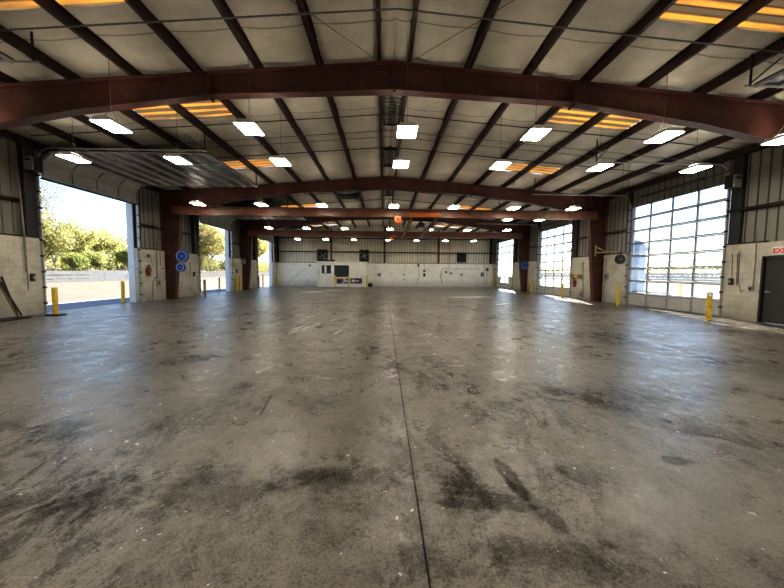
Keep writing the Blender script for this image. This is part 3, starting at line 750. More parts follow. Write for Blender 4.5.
# exit sign
p = at(783.5, 250.5, x=HW)
y = p.y; z = p.z
r = empty('exit_sign', (HW, y, z), 'white exit sign with red letters above the dark walk door', 'exit sign')
zb, ztp = z-.13, z+.13
MB().bev(HW-.07, HW-.002, y-.24, y+.24, zb, ztp, .012).build('sign_box', MT['white'], r)
cu = bpy.data.curves.new('lettering', 'FONT'); cu.body = 'EXIT'; cu.size = .21; cu.align_x = 'CENTER'; cu.align_y = 'CENTER'; cu.extrude = .003; cu.offset = .006
tmp = bpy.data.objects.new('tmp', cu); COL.objects.link(tmp); bpy.context.view_layer.update()
me = bpy.data.meshes.new_from_object(tmp.evaluated_get(bpy.context.evaluated_depsgraph_get())); bpy.data.objects.remove(tmp)
t = bpy.data.objects.new('lettering', me); COL.objects.link(t); t.parent = r
t.rotation_euler = (PI/2, 0, -PI/2); t.location = (-.075, 0, -.005)
me.materials.clear(); me.materials.append(emit('exit_red', (.75, .02, .015), .08))

# ------------------------------------------------------------------ lights
ZL = 4.92
rows = [
 ('nearest row', [(-28, 124), (110, 125.5), (248, 127.5), (407, 131.5), (536, 134), (662, 138), (778, 142)], 0),
 ('added unseen row just behind the camera', [(1.2, i*3.1) for i in range(-3, 4)], 1),  # unseen lamps added to brighten the foreground floor
 ('added unseen row nearest the front wall', [(-4.5, i*3.1) for i in range(-3, 4)], 1),  # second unseen row, added as fill for the same floor
 ('second row', [(72, 158), (177, 160), (280, 161.5), (401, 164), (500, 166), (597, 169), (693, 170)], 0),
 ('row before the middle cross beam', [(198, 204), (260.5, 204.3), (321.7, 205.2), (394, 206.7), (454, 207.2), (512.5, 208.8), (572, 209.3)], 0),
 ('row before the far frame', [(267, 227.2), (305, 227.4), (344, 228), (390, 229.3), (429, 230.3), (466, 230.8), (504, 231.6)], 0),
 ('row nearest the back wall', [(297, 239), (325, 239), (354, 239.8), (388, 240.2), (416.5, 240.6), (445, 241), (472.6, 241.5)], 0),
 ('row just past the middle frame', [(507, 220), (541, 219.5)], 0),
]
LW, LL = .235, .33
for rw, pts, _ in rows:
    pp = [Vector((b_, a, ZL)) for a, b_ in pts] if _ else [at(px, py, z=ZL) for px, py in pts]
    ym = sum(p.y for p in pp)/len(pp)
    for k, p in enumerate(pp):
        x, y = max(-11.2, min(11.2, p.x)), ym
        r = empty('high_bay_light', (x, y, ZL), f"lit rectangular hanging light, {ORD[k]} from left in the {rw}", 'ceiling light', 'hanging high bay lights')
        b = MB()
        zt = ZL+.10
        lo = [(x-LW, y-LL, ZL), (x+LW, y-LL, ZL), (x+LW, y+LL, ZL), (x-LW, y+LL, ZL)]
        hi = [(x-LW*.7, y-LL*.92, zt), (x+LW*.7, y-LL*.92, zt), (x+LW*.7, y+LL*.92, zt), (x-LW*.7, y+LL*.92, zt)]
        b.add(lo+hi, [(4, 5, 6, 7), (0, 1, 5, 4), (1, 2, 6, 5), (2, 3, 7, 6), (3, 0, 4, 7)])
        b.box(x-.08, x+.08, y-LL*.5, y+LL*.5, zt, zt+.04)
        b.build('housing', MT['white'], r)
        d = MB().box(x-LW+.015, x+LW-.015, y-LL+.015, y+LL-.015, ZL-.012, ZL+.004).build('diffuser', MT['lamp'], r)
        MB().box(x-LW*.62, x-.10, y-LL*.85, y+LL*.85, zt+.002, zt+.006).box(x+.10, x+LW*.62, y-LL*.85, y+LL*.85, zt+.002, zt+.006).build('added_uplight', MT['added_uplamp'], r)  # added upward glow for the ceiling and roof steel
        zc = zroof(x)+.20
        MB().tube([(x, y, zc), (x, y, ZL+.42)], .006, 5).tube([(x, y, ZL+.42), (x, y-LL*.7, zt+.005)], .005, 5).tube([(x, y, ZL+.42), (x, y+LL*.7, zt+.005)], .005, 5).build('hanger_wire', MT['wire'], r)

# ------------------------------------------------------------------ overhead services
def rod(y, m, r, off, name, label, cat, xa=-11.9, xb=11.9):
    b = MB(); b.tube([(xa, y, zroof(xa)+off)]+([(0, y, zroof(0)+off)] if xa < 0 < xb else [])+[(xb, y, zroof(xb)+off)], r, 6)
    tag(b.build(name, m, loc=(0, y, ZR)), label, cat)
rod(6.75, MT['conduit'], .018, -.03, 'conduit_run', 'grey conduit crossing under the purlins in front of the nearest frame', 'conduit')
rod(11.15, MT['purlin'], .018, .05, 'bracing_rod', 'thin dark bracing rod across the purlins behind the nearest frame', 'bracing rod')
rod(12.2, MT['conduit'], .013, -.03, 'conduit_run', 'thin grey conduit under the purlins, nearer of two behind the nearest frame', 'conduit')
rod(12.75, MT['conduit'], .013, -.03, 'conduit_run', 'thin grey conduit under the purlins, farther of two behind the nearest frame', 'conduit')
rod(14.0, MT['purlin'], .018, .05, 'bracing_rod', 'thin dark bracing rod across the purlins before the middle frame', 'bracing rod')
rod(20.9, MT['purlin'], .02, .05, 'bracing_rod', 'thin dark bracing rod across the purlins past the middle frame', 'bracing rod')
rod(23.5, MT['purlin'], .02, .05, 'bracing_rod', 'thin dark bracing rod across the purlins before the farthest frame', 'bracing rod')
for s, w in ((-1, 'left'), (1, 'right')):
    b = MB(); b.tube([(s*.36, YF[0]-.14, ZR-.06), (s*7.4, .2, zroof(7.4)-.03)], .008, 5)
    tag(b.build('brace_cable', MT['wire'], loc=(s*.36, YF[0], ZR)), f"thin diagonal brace cable under the roof running forward to the {w}", 'brace cable')
for k, (x0, y0, xa, ya2) in enumerate([(.36, 18.0, 4.9, 9.3), (-.36, 18.0, -4.9, 9.3)]):
    pass
# ridge vents between the two ridge purlins
for (y0, y1, w) in ((4.3, 6.35, 'nearest, in front of the first frame'), (9.0, 11.9, 'just behind the first frame'), (14.2, 16.4, 'before the middle frame'), (19.2, 22.5, 'past the middle frame')):
    r = empty('ridge_vent', (0, y0, ZR+.1), f"dark louvred ridge vent between the two ridge purlins, {w}", 'ridge vent', 'ridge vents')
    b = MB(); b.box(-.30, -.27, y0, y1, ZR+.0, ZR+.18); b.box(.27, .30, y0, y1, ZR, ZR+.18); b.box(-.30, .30, y0, y0+.03, ZR, ZR+.18); b.box(-.3, .3, y1-.03, y1, ZR, ZR+.18)
    b.box(-.28, .28, y0, y1, ZR+.13, ZR+.15); b.build('vent_frame', MT['dark'], r)
    b = MB(); n = int((y1-y0)/.22)
    for i in range(n):
        yy = y0+.1+i*.22; b.box(-.27, .27, yy, yy+.02, ZR+.02, ZR+.10)
    b.box(-.20, -.15, y0+.03, y1-.03, ZR+.01, ZR+.05); b.box(.15, .20, y0+.03, y1-.03, ZR+.01, ZR+.05)
    b.build('louvre', MT['conduit'], r)
p = at(348, 197.5, z=6.62); xh = (PUR[1]+PUR[2])/2; zh = zroof(xh)
r = empty('roof_vent', (-xh, p.y, zh), 'dark roof vent opening between two left purlins past the middle frame', 'roof vent')
b = MB(); b.box(-xh-.62, -xh+.62, p.y-.5, p.y-.45, zh-.02, zh+.2); b.box(-xh-.62, -xh+.62, p.y+.45, p.y+.5, zh-.02, zh+.2); b.box(-xh-.62, -xh-.57, p.y-.5, p.y+.5, zh-.02, zh+.2); b.box(-xh+.57, -xh+.62, p.y-.5, p.y+.5, zh-.02, zh+.2)
b.build('curb', MT['dark'], r)
b = MB()
for k in range(7): b.box(-xh-.57, -xh+.57, p.y-.42+k*.13, p.y-.36+k*.13, zh+.02, zh+.05)
b.box(-xh-.57, -xh+.57, p.y-.45, p.y+.45, zh+.08, zh+.09); b.build('louvre', MT['black'], r)
# drop conduit beside the ridge
b = MB(); b.tube([(.36, 18, ZR-.02), (.36, 8.9, ZR-.02)], .014, 6)
tag(b.build('conduit_run', MT['conduit'], loc=(.36, 9, ZR)), 'grey conduit running along the right ridge purlin past the nearest frame', 'conduit')

# hanging cables seen in the bays: thin pull ropes of the doors
def rope(x, y, z0, z1, label, m='wire', r=.008, name='pull_cable', cat='cable'):
    b = MB(); b.tube([(x, y, z1), (x+.01, y, (z0+z1)/2), (x, y, z0)], r, 5); return tag(b.build(name, MT[m], loc=(x, y, z0)), label, cat)
rope(-7.0, 12.3, 5.78, zroof(7)+.1, 'thin hanging rod beside the nearest raised door, left of two')
rope(-6.75, 12.4, 5.4, zroof(6.75)+.1, 'thin hanging rod beside the nearest raised door, right of two')

for px, lab in ((624.5, 'left of two'), (630, 'right of two')):
    p = at(px, 150, y=13.2); rope(p.x, 13.2, 3.2, zroof(p.x)+.1, f'thin hanging rod before the nearest glazed door, {lab}')
# ------------------------------------------------------------------ bollards
def make_bollard(p, m, label, h, r=.075, cap='yellow', plate=False):
    o = empty('bollard', p, label, 'bollard', 'steel guard posts')
    b = MB(); b.lathe([(0, 0), (r, 0), (r, h-.03), (r*.8, h-.008), (0, h)], p, 2, 20); b.build('post', m, o, smooth=False)
    if plate: b = MB(); b.bev(p[0]-.22, p[0]+.22, p[1]-.16, p[1]+.16, 0.0, .05, .015); b.build('base_plate', MT['black'], o)
    else: MB().lathe([(r, .0), (r+.035, .0), (r+.03, .015), (r, .02)], p, 2, 20).build('collar', MT['apron'], o)
    return o
BO = [(56, 315.5, 287, 'yellow', 'yellow bollard on a black base in the nearest left doorway', True),
      (123.5, 303, 281, 'yellow', 'plain yellow bollard at the far jamb of the nearest left doorway', False),
      (205, 296, 279.5, 'olive', 'dark shade-toned yellow bollard at the near side of the second left doorway', False),  # the shade on this post is put into its paint colour
      (219.5, 290.3, 277.5, 'yellow', 'yellow bollard in the far half of the second left doorway', False),
      (237.2, 290.8, 277, 'yellow', 'yellow bollard by the far left column, left one of a pair', False),
      (240.6, 290.6, 274.5, 'yellow', 'taller yellow bollard by the far left column, right of a pair', False),
      (259, 287.7, 276.3, 'olive', 'dark olive bollard in the farthest left doorway', False),
      (263, 286.3, 274.5, 'yellow', 'yellow bollard in the farthest left doorway', False),
      (276, 285.6, 275, 'yellow', 'yellow bollard in the back left corner', False),
      (708, 320, 292, 'yellow', 'pale-topped yellow bollard at the near end of nearest glazed door', False),
      (617.5, 306.3, 286, 'yellow', 'yellow bollard at the far end of the nearest glazed door', False),
      (562, 297.8, 283.3, 'yellow', 'yellow bollard at the near end of the second glazed door', False),
      (531.4, 292.3, 280, 'yellow', 'yellow bollard beside the far right column', False),
      (493.5, 287.4, 277, 'yellow', 'yellow bollard in the back right corner', False)]
for (px, py, pt, m, lab, pl) in BO:
    p = at(px, py, z=0); p.z = 0
    if p.x < -HW+.16 and px in (237.2, 240.6, 276): p = at(px, py, x=-HW+.16); p.z = 0
    if p.x > HW-.14: p = at(px, py, x=HW-.14); p.z = 0
    h = at(px, pt, y=p.y).z; h = max(.85, min(1.35, h))
    o = make_bollard(tuple(p), MT[m], lab, h, plate=pl)
    if px == 708:
        MB().lathe([(.079, h-.14), (.079, h-.03), (.06, h), (0, h+.004)], p, 2, 20).build('pale_cap', MT['white'], o)['label'] = 'pale worn cap'
p = Vector((14.6, 15.6, 0)); make_bollard(tuple(p), MT['yellow'], 'yellow bollard outside, seen through the nearest glazed door', 1.1)

# ------------------------------------------------------------------ hose reels
def reel(c, r, label, m, axis=1, depth=.16, mount=None, mount_mat='dark'):
    o = empty('hose_reel', c, label, 'hose reel')
    d = depth/2; sgn = -1
    prof = [(0, -d), (r*.35, -d), (r*.9, -d*.9), (r, -d*.7), (r, -d*.45), (r*.72, -d*.4), (r*.72, d*.4), (r, d*.45), (r, d*.7), (r*.9, d*.9), (0, d)]
    MB().lathe(prof, c, axis, 28).build('drum', MT[m], o)
    h = MB(); h.lathe([(0, -d-.03), (r*.08, -d-.03), (r*.11, -d)], c, axis, 16); h.build('hub', MT['galv'], o)
    ring = MB(); pts = [(c[0]+r*.82*math.cos(a*PI/14), c[1]-d*.98, c[2]+r*.82*math.sin(a*PI/14)) if axis == 1 else (c[0]-d*.98, c[1]+r*.82*math.cos(a*PI/14), c[2]+r*.82*math.sin(a*PI/14)) for a in range(29)]
    ring.tube(pts, .012, 6, False); ring.build('rim', MT['white'] if m == 'blue' else MT['dark'], o)
    if mount:
        b = MB(); b.bar(c, mount, .06, .06); b.build('bracket', MT[mount_mat], o)
    return o
p = at(182.3, 256.3, y=YF[1]-.25); reel(tuple(p), .33, 'larger blue hose reel on the left side of the middle frame column', 'blue', mount=(p.x-.1, YF[1]-.02, p.z), axis=1)
p2 = at(180.8, 267.4, y=YF[1]-.25); o = reel(tuple(p2), .24, 'smaller blue hose reel below the larger blue reel', 'blue', mount=(p2.x-.35, YF[1]-.02, p2.z), axis=1)
b = MB(); q = Vector((-11.95, YF[1]-.18, 1.75)); b.tube([(p2.x-.2, YF[1]-.3, p2.z+.2), (p2.x-.5, YF[1]-.28, p2.z+.14), (p2.x-.9, YF[1]-.26, p2.z-.05), (p2.x-1.0, YF[1]-.3, p2.z-.1)], .014, 6)
b.build('hose', MT['black'], o)
p = at(524.5, 265.3, y=YF[2]-.25); reel(tuple(p), .34, 'blue hose reel on the far right column', 'blue', mount=(11.75, YF[2]-.02, p.z))
p = at(242.8, 261.5, y=YF[2]-.28); reel(tuple(p), .24, 'pale grey hose reel on the far left column', 'greybox', mount=(-11.62, YF[2]-.02, p.z))

# yellow swing arm with black reel, on the middle right column
a0 = Vector((11.70, YF[1]-.14, 2.80)); tip = at(620.2, 257, y=15.9)
r = empty('swing_arm', (a0.x, a0.y, 2.55), 'yellow swing arm bracket on the middle right column carrying a black reel', 'bracket')
b = MB(); b.box(a0.x-.04, a0.x+.04, a0.y-.03, a0.y+.012, 2.55, 3.2); b.build('mounting_plate', MT['tan'], r)
b = MB(); b.tube([(a0.x, a0.y-.03, 2.76), (tip.x, tip.y, tip.z+.28)], .025, 8); b.build('arm', MT['tan'], r)
b = MB(); b.tube([(a0.x, a0.y-.03, 3.1), (a0.x*.5+tip.x*.5, a0.y*.5+tip.y*.5, (2.76+tip.z+.28)/2)], .02, 8); b.build('brace', MT['tan'], r)
reel((tip.x, tip.y, tip.z-.12), .24, 'black hose reel hanging from the tip of the yellow swing arm', 'black', mount=(tip.x, tip.y, tip.z+.28))

# ------------------------------------------------------------------ small wall things
def conduit(pts, label, m='conduit', r=.02, name='conduit_pipe', cat='conduit'):
    return tag(MB().tube(pts, r, 6).build(name, MT[m], loc=pts[-1]), label, cat)
def box_on_side(s, y, z, w, h, d, name, m, label, cat, off=0):
    x0, x1 = sorted((s*(HW-off), s*(HW-off-d)))
    r = empty(name, (s*(HW-off), y, z), label, cat)
    MB().bev(x0, x1, y-w/2, y+w/2, z-h/2, z+h/2, min(.02, d*.3)).build('case', MT[m], r)
    xf = s*(HW-off-d)
    MB().box(min(xf, xf-s*.012), max(xf, xf-s*.012), y-w*.25, y+w*.25, z-h*.2, z+h*.2).build('cover_plate', MT['dark'] if m != 'dark' else MT['greybox'], r)
    return r
def L(px, py): p = at(px, py, x=-HW); return p.y, p.z
def Rr(px, py): p = at(px, py, x=HW); return p.y, p.z
# left near wall
y, z = L(31.5, 277.5); box_on_side(-1, y, z, .13, .26, .09, 'push_button_box', 'dark', 'black push-button box on left block wall near the leaning bars', 'switch box')
xw = -HW+.03
y1, z1 = L(27, 290); y2, z2 = L(24, 235)
conduit([(xw+.02, y1, z1), (xw+.02, y1, 2.66), (-CL+.22, y1-.02, 4.6)], 'thin conduit down left wall to near doorway, farther of two', r=.014)
y1, z1 = L(24.5, 272); conduit([(xw+.02, y1, z1), (xw+.02, y1, 2.66), (-CL+.22, y1, 5.5)], 'thin conduit down left wall beside near doorway, nearer of two', r=.014)
# bars leaning
for k, (pb, ptop) in enumerate((((14.2, 316.5), (-1, 277)), ((9.5, 316.5), (-4, 282)), ((3, 316), (-12, 268)))):
    bx = at(*pb, z=0.06); wy, wz = L(*ptop)
    b = MB(); q0, q1 = Vector((max(bx.x, -HW+.35), bx.y, .06)), Vector((-HW+.06, wy, wz))
    b.bar(q0, q1, .05, .012); b.bar(q0+Vector((.02, 0, .02)), q1+Vector((.02, 0, .02)), .012, .05)
    tag(b.build('steel_bar', MT['black'] if k != 1 else MT['olive'], loc=tuple(q0)), ['black steel angle bar leaning on the left wall, nearest the doorway', 'olive steel angle bar leaning between two black bars on left wall', 'black steel angle bar leaning on the left wall, nearest the camera'][k], 'steel bar', 'bars leaning on the left wall')
b = MB(); q = at(30, 318.2, z=0.0); q2 = at(-8, 325, z=0)
b.bar((-HW+.45, q.y, .03), (-HW+.55, q2.y-.6, .03), .50, .05)
tag(b.build('rubber_mat', MT['black'], loc=(-HW+.45, q.y, 0)), 'black flat strip lying on the floor along the left wall', 'floor strip')
b = MB(); b.bar((-HW+.30, q.y-.6, .10), (-HW+.32, q2.y-.6, .12), .16, .10)
tag(b.build('timber_block', MT['olive'], loc=(-HW+.3, q.y-.6, .05)), 'olive-brown block lying on the black strip by left wall', 'block')
# left between first doorway and middle frame
y, z = L(146.7, 271); r = empty('fire_extinguisher', (-HW, y, z), 'red extinguisher on the left wall between doorway and middle column', 'fire extinguisher')
c = (-HW+.11, y, z-.25); MB().lathe([(0, 0), (.08, .01), (.085, .05), (.085, .38), (.06, .45), (.025, .48), (.025, .52), (0, .52)], c, 2, 16).build('cylinder', MT['red'], r)
MB().box(c[0]-.02, c[0]+.09, y-.015, y+.015, z+.27, z+.31).build('valve_handle', MT['black'], r); MB().box(-HW, c[0]-.07, y-.05, y+.05, z-.1, z+.1).build('wall_bracket', MT['dark'], r)
MB().tube([(c[0]+.03, y, z+.27), (c[0]+.13, y-.02, z+.2), (c[0]+.12, y-.02, z-.05)], .012, 6).build('hose', MT['black'], r)
y, z = L(148, 256); box_on_side(-1, y, z, .16, .16, .07, 'switch_box', 'dark', 'small dark switch box at the block wall top above the extinguisher', 'switch box')
y, z = L(161, 268.5); box_on_side(-1, y, z, .20, .20, .06, 'junction_box', 'white', 'small white junction box on left wall beside the middle column', 'junction box')
y, z = L(157.5, 283); box_on_side(-1, y, z, .22, .30, .10, 'outlet_box', 'greybox', 'grey outlet box low on left wall beside the middle column', 'outlet box')
def lp(px, py, off=.02): p = at(px, py, x=-HW+off); return (p.x, p.y, p.z)
conduit([lp(155, 195), lp(156, 232), lp(157, 262), lp(157, 279)], 'grey conduit rising from the low outlet box on the left wall', r=.03)
conduit([lp(158.5, 195), lp(159.5, 235), lp(160.5, 266)], 'thin grey conduit rising from the white junction box', r=.018)
conduit([lp(156, 277), lp(153.5, 280.5), lp(152.8, 284), lp(153.2, 301)], 'grey conduit elbow dropping to the floor below the outlet box', r=.028)
conduit([lp(151, 254), lp(151.5, 262), lp(153, 266), lp(156, 266.5)], 'thin curved cable on left wall near the red extinguisher', r=.012)
y, z = L(193.5, 274); box_on_side(-1, y, z, .16, .26, .09, 'push_button_box', 'dark', 'black push-button box before the second left doorway', 'switch box')
conduit([lp(190, 262), lp(190, 276)], 'short hanging dark cord beside the second left doorway', 'black', .018)
y, z = L(206.5 if False else 233, 271); box_on_side(-1, 26.3, 1.6, .2, .28, .09, 'push_button_box', 'dark', 'black push-button box between the second doorway and far column', 'switch box')
# right wall
y, z = Rr(732, 281.5); box_on_side(1, y, z, .13, .24, .09, 'push_button_box', 'dark', 'black push-button box between nearest glazed door and walk door', 'switch box')
y, z = Rr(752, 288.5); box_on_side(1, y, z, .14, .17, .07, 'outlet_box', 'greybox', 'grey outlet box beside the dark walk door', 'outlet box')
def rp(px, py, off=.02): p = at(px, py, x=HW-off); return (p.x, p.y, p.z)
conduit([rp(732.5, 254), rp(731.7, 278)], 'thin conduit above the black push-button box on right wall', r=.012)
conduit([rp(737.5, 254), rp(736.5, 285)], 'thin loose cable left of the outlet box on right wall', 'wire', .010)
conduit([rp(757, 230), rp(755.5, 260), rp(753, 286)], 'conduit rising from the outlet box beside walk door', r=.014)
conduit([rp(739.5, 252), rp(738, 282), rp(741, 292), rp(744, 290)], 'thin drooping cable on the right block wall', 'wire', .010)
# right wall between second glazed door and the middle frame
y, z = Rr(577.3, 276.5); r = empty('wall_board', (HW, y, z), 'small yellow board on right wall above the red extinguisher', 'board')
MB().bev(HW-.05, HW-.002, y-.52, y+.52, z-.14, z+.14, .01).build('board', MT['olive'], r)
MB().box(HW-.07, HW-.05, y-.1, y+.25, z-.10, z+.10).build('plate', MT['yellow'], r)
y, z = Rr(576, 283); r = empty('fire_extinguisher', (HW, y, z), 'red extinguisher under the small yellow board on the right wall', 'fire extinguisher')
c = (HW-.11, y, z-.26); MB().lathe([(0, 0), (.08, .01), (.085, .05), (.085, .38), (.06, .45), (.025, .48), (.025, .52), (0, .52)], c, 2, 16).build('cylinder', MT['red'], r)
MB().box(c[0]-.09, c[0]+.02, y-.015, y+.015, z+.26, z+.30).build('valve_handle', MT['black'], r); MB().box(c[0]+.07, HW, y-.05, y+.05, z-.1, z+.1).build('wall_bracket', MT['dark'], r)
MB().tube([(c[0]-.03, y, z+.26), (c[0]-.13, y-.02, z+.19), (c[0]-.12, y-.02, z-.06)], .012, 6).build('hose', MT['black'], r)
y, z = Rr(607.5, 276.5); box_on_side(1, y, z, .22, .34, .12, 'switch_box', 'greybox', 'grey switch box on right wall between middle column and glazed door', 'switch box')
conduit([rp(606, 258), rp(606, 273)], 'conduit from ledge to the grey switch box on right wall', r=.014)
conduit([rp(608, 256), rp(608.5, 240), rp(609, 224)], 'conduit on right cladding above the grey switch box', r=.014)
conduit([rp(605.5, 278), rp(605, 284), rp(603.5, 288), rp(603.5, 298), rp(605, 300)], 'coiled hanging cable below the grey switch box', 'wire', .012)
y, z = Rr(583, 294); box_on_side(1, y, z, .22, .42, .14, 'pipe_valve_box', 'greybox', 'grey valve box low on right wall past the middle column', 'valve box')
conduit([rp(583, 262), rp(583, 291)], 'grey pipe down to the low valve box on right wall', r=.025)
# back wall
def bp_(px, py, off=.02): p = at(px, py, y=YB-off); return (p.x, p.y, p.z)
def box_back(px, py, w, h, d, name, m, label, cat):
    p = at(px, py, y=YB); r = empty(name, (p.x, YB, p.z), label, cat)
    MB().bev(p.x-w/2, p.x+w/2, YB-d, YB, p.z-h/2, p.z+h/2, min(.02, d*.3)).build('case', MT[m], r)
    MB().box(p.x-w*.25, p.x+w*.25, YB-d-.012, YB-d, p.z-h*.2, p.z+h*.2).build('cover_plate', MT['dark'] if m != 'dark' else MT['greybox'], r)
box_back(450.5, 273.3, .40, .42, .12, 'electrical_panel', 'white', 'white electrical panel on the back wall right of the fourth post', 'electrical panel')
box_back(446, 272, .22, .25, .10, 'switch_box', 'dark', 'dark switch beside the white panel on the back wall', 'switch box')
box_back(461.5, 274.5, .20, .22, .08, 'outlet_box', 'dark', 'small black outlet right of the white panel on back wall', 'outlet box')
conduit([bp_(449, 236), bp_(449.3, 271)], 'conduit down the back wall to the white panel', r=.022)
conduit([bp_(450, 268.6), bp_(480, 269.2)], 'horizontal conduit along the back block wall from the white panel', r=.018)
conduit([bp_(441.5, 283), bp_(441, 272), bp_(443, 268.6), bp_(448, 268.4)], 'thin curved pipe left of the white panel on back wall', r=.018)
conduit([bp_(440, 274), bp_(442.5, 285)], 'thin slanting rod leaning on back wall right of fourth post', 'dark', .02, 'leaning_rod', 'rod')
box_back(418.3, 265.3, .22, .28, .12, 'switch_box', 'dark', 'dark switch box at the block wall top above a looping pipe', 'switch box')
conduit([bp_(417, 238), bp_(417.5, 264)], 'thin conduit down the back cladding to dark switch box', r=.018)
conduit([bp_(418.8, 266), bp_(419.2, 277), bp_(418, 281), bp_(415.5, 285)], 'pipe curving down the back block wall to the floor', r=.025)
box_back(424.2, 271, .22, .22, .12, 'hoist_pendant', 'black', 'upper black pendant control hanging before the back wall', 'pendant control')
box_back(424.2, 275, .24, .36, .14, 'hoist_pendant', 'black', 'lower black pendant control hanging before the back wall', 'pendant control')
conduit([bp_(424.6, 237), bp_(424.3, 270)], 'thin dark pendant cord before the back wall', 'wire', .014, 'pendant_cord', 'cord')
box_back(428, 259.3, .20, .30, .1, 'wall_speaker', 'white', 'small white fixture high on the back wall cladding', 'wall fixture')
box_back(404.3, 274.5, .16, .16, .06, 'outlet_box', 'dark', 'small dark outlet on back wall, upper one right of middle post', 'outlet box')
box_back(404.0, 279.5, .14, .14, .06, 'outlet_box', 'dark', 'small dark outlet on back wall, lower one right of middle post', 'outlet box')
conduit([bp_(405, 264), bp_(404.6, 273)], 'thin cable to the upper dark outlet on the back wall', 'wire', .012)
box_back(379.5, 274.7, .26, .34, .12, 'switch_box', 'dark', 'dark control on back wall just left of the middle post', 'switch box')
conduit([bp_(374.5, 273.8), bp_(379, 274.6)], 'short dark pipe beside the dark control left of middle post', 'dark', .022)
box_back(310, 265.5, .26, .18, .1, 'switch_box', 'dark', 'small dark box on the back wall left of the booth', 'switch box')
conduit([bp_(287, 283), bp_(306, 268)], 'thin cable slanting up the back wall left of the booth', 'wire', .014)
conduit([bp_(304, 257), bp_(312, 250)], 'thin cable slanting across the back cladding left of the booth', 'wire', .014)
box_back(482, 274.5, .35, .5, .14, 'electrical_panel', 'greybox', 'grey electrical panel on the back wall near the right corner', 'electrical panel')
box_back(487, 269.5, .30, .36, .12, 'switch_box', 'dark', 'dark switch box on back wall nearest the right corner', 'switch box')
conduit([bp_(484, 250), bp_(484, 285)], 'grey conduit through the boxes in the back right corner', r=.025)
conduit([bp_(487, 271), bp_(486.5, 284)], 'thin dark cable below the dark corner switch box', 'dark', .018)
# louvre in back cladding
p = at(461.5, 257.7, y=YB+.1)
r = empty('wall_louvre', (p.x, YB+.1, p.z), 'square dark louvre in the back wall cladding right of fourth post', 'louvre')
b = MB(); w = .52; x, z = p.x, p.z
b.box(x-w, x+w, YB+.0, YB+.14, z+w*.85, z+w*.93); b.box(x-w, x+w, YB+.0, YB+.14, z-w*.93, z-w*.85); b.box(x-w, x-w+.1, YB, YB+.14, z-w*.9, z+w*.9); b.box(x+w-.1, x+w, YB, YB+.14, z-w*.9, z+w*.9); b.box(x-w+.05, x+w-.05, YB+.1, YB+.13, z-w*.88, z+w*.88)
b.build('louvre_frame', MT['dark'], r)
b = MB()
for k in range(9):
    zz_ = z-w*.8+k*w*1.6/8; b.prism([(YB+.02, zz_-.06), (YB+.1, zz_+.04), (YB+.1, zz_+.06), (YB+.02, zz_-.04)], 0, x-w+.1, x+w-.1)
b.build('louvre_blades', MT['jamb'], r)

# ------------------------------------------------------------------ booth against the back wall
BY = YB-1.55
pa, pb = at(317.4, 285.6, y=BY), at(366.6, 285.6, y=BY); xa, xb = pa.x, pb.x
ztop = at(342, 262.2, y=BY).z
def bx_(px): return at(px, 270, y=BY).x
def bz_(py): return at(342, py, y=BY).z
root = empty('office_booth', ((xa+xb)/2, BY, 0), 'cream painted office booth with two windows against the back wall', 'booth')
b = MB()
wins = [(bx_(321.8), bx_(331), bz_(273.6), bz_(265.4)), (bx_(334.2), bx_(349), bz_(277), bz_(265.3))]
xs = [xa, wins[0][0], wins[0][1], wins[1][0], wins[1][1], xb]
for i in range(5):
    if i in (1, 3):
        wn = wins[i//2]; b.box(xs[i], xs[i+1], BY, BY+.12, 0, wn[2]); b.box(xs[i], xs[i+1], BY, BY+.12, wn[3], ztop)
    else: b.box(xs[i], xs[i+1], BY, BY+.12, 0, ztop)
b.box(xa, xa+.12, BY+.12, YB, 0, ztop); b.box(xb-.12, xb, BY+.12, YB, 0, ztop)
b.build('booth_wall', MT['booth'], root)
MB().box(xa-.06, xb+.06, BY-.06, YB, ztop, ztop+.08).build('roof_slab', MT['white'], root)
for i, wn in enumerate(wins):
    fr = MB(); t = .06
    fr.box(wn[0], wn[1], BY-.02, BY+.1, wn[2], wn[2]+t); fr.box(wn[0], wn[1], BY-.02, BY+.1, wn[3]-t, wn[3]); fr.box(wn[0], wn[0]+t, BY-.02, BY+.1, wn[2], wn[3]); fr.box(wn[1]-t, wn[1], BY-.02, BY+.1, wn[2], wn[3])
    f_ = fr.build('window_frame', MT['dark'], root)
    MB().box(wn[0]+t, wn[1]-t, BY+.05, BY+.06, wn[2]+t, wn[3]-t).build('pane', MT['panedark'], f_)
    if i == 0:
        MB().box(wn[0]+.28, wn[0]+.50, BY-.005, BY+.04, wn[2]+.05, wn[3]-.05).build('white_strip', MT['white'], f_)['label'] = 'white vertical strip'
    else:
        MB().box(wn[0]+.05, wn[1]-.05, BY+.01, BY+.04, wn[3]-.30, wn[3]-.20).build('rail', MT['dark'], f_)
# side door outline handle
MB().lathe([(.10, -.02), (.13, 0), (.10, .02)], (bx_(318.3), BY-.03, bz_(272.5)), 1, 14).build('cable_loop', MT['wire'], root)
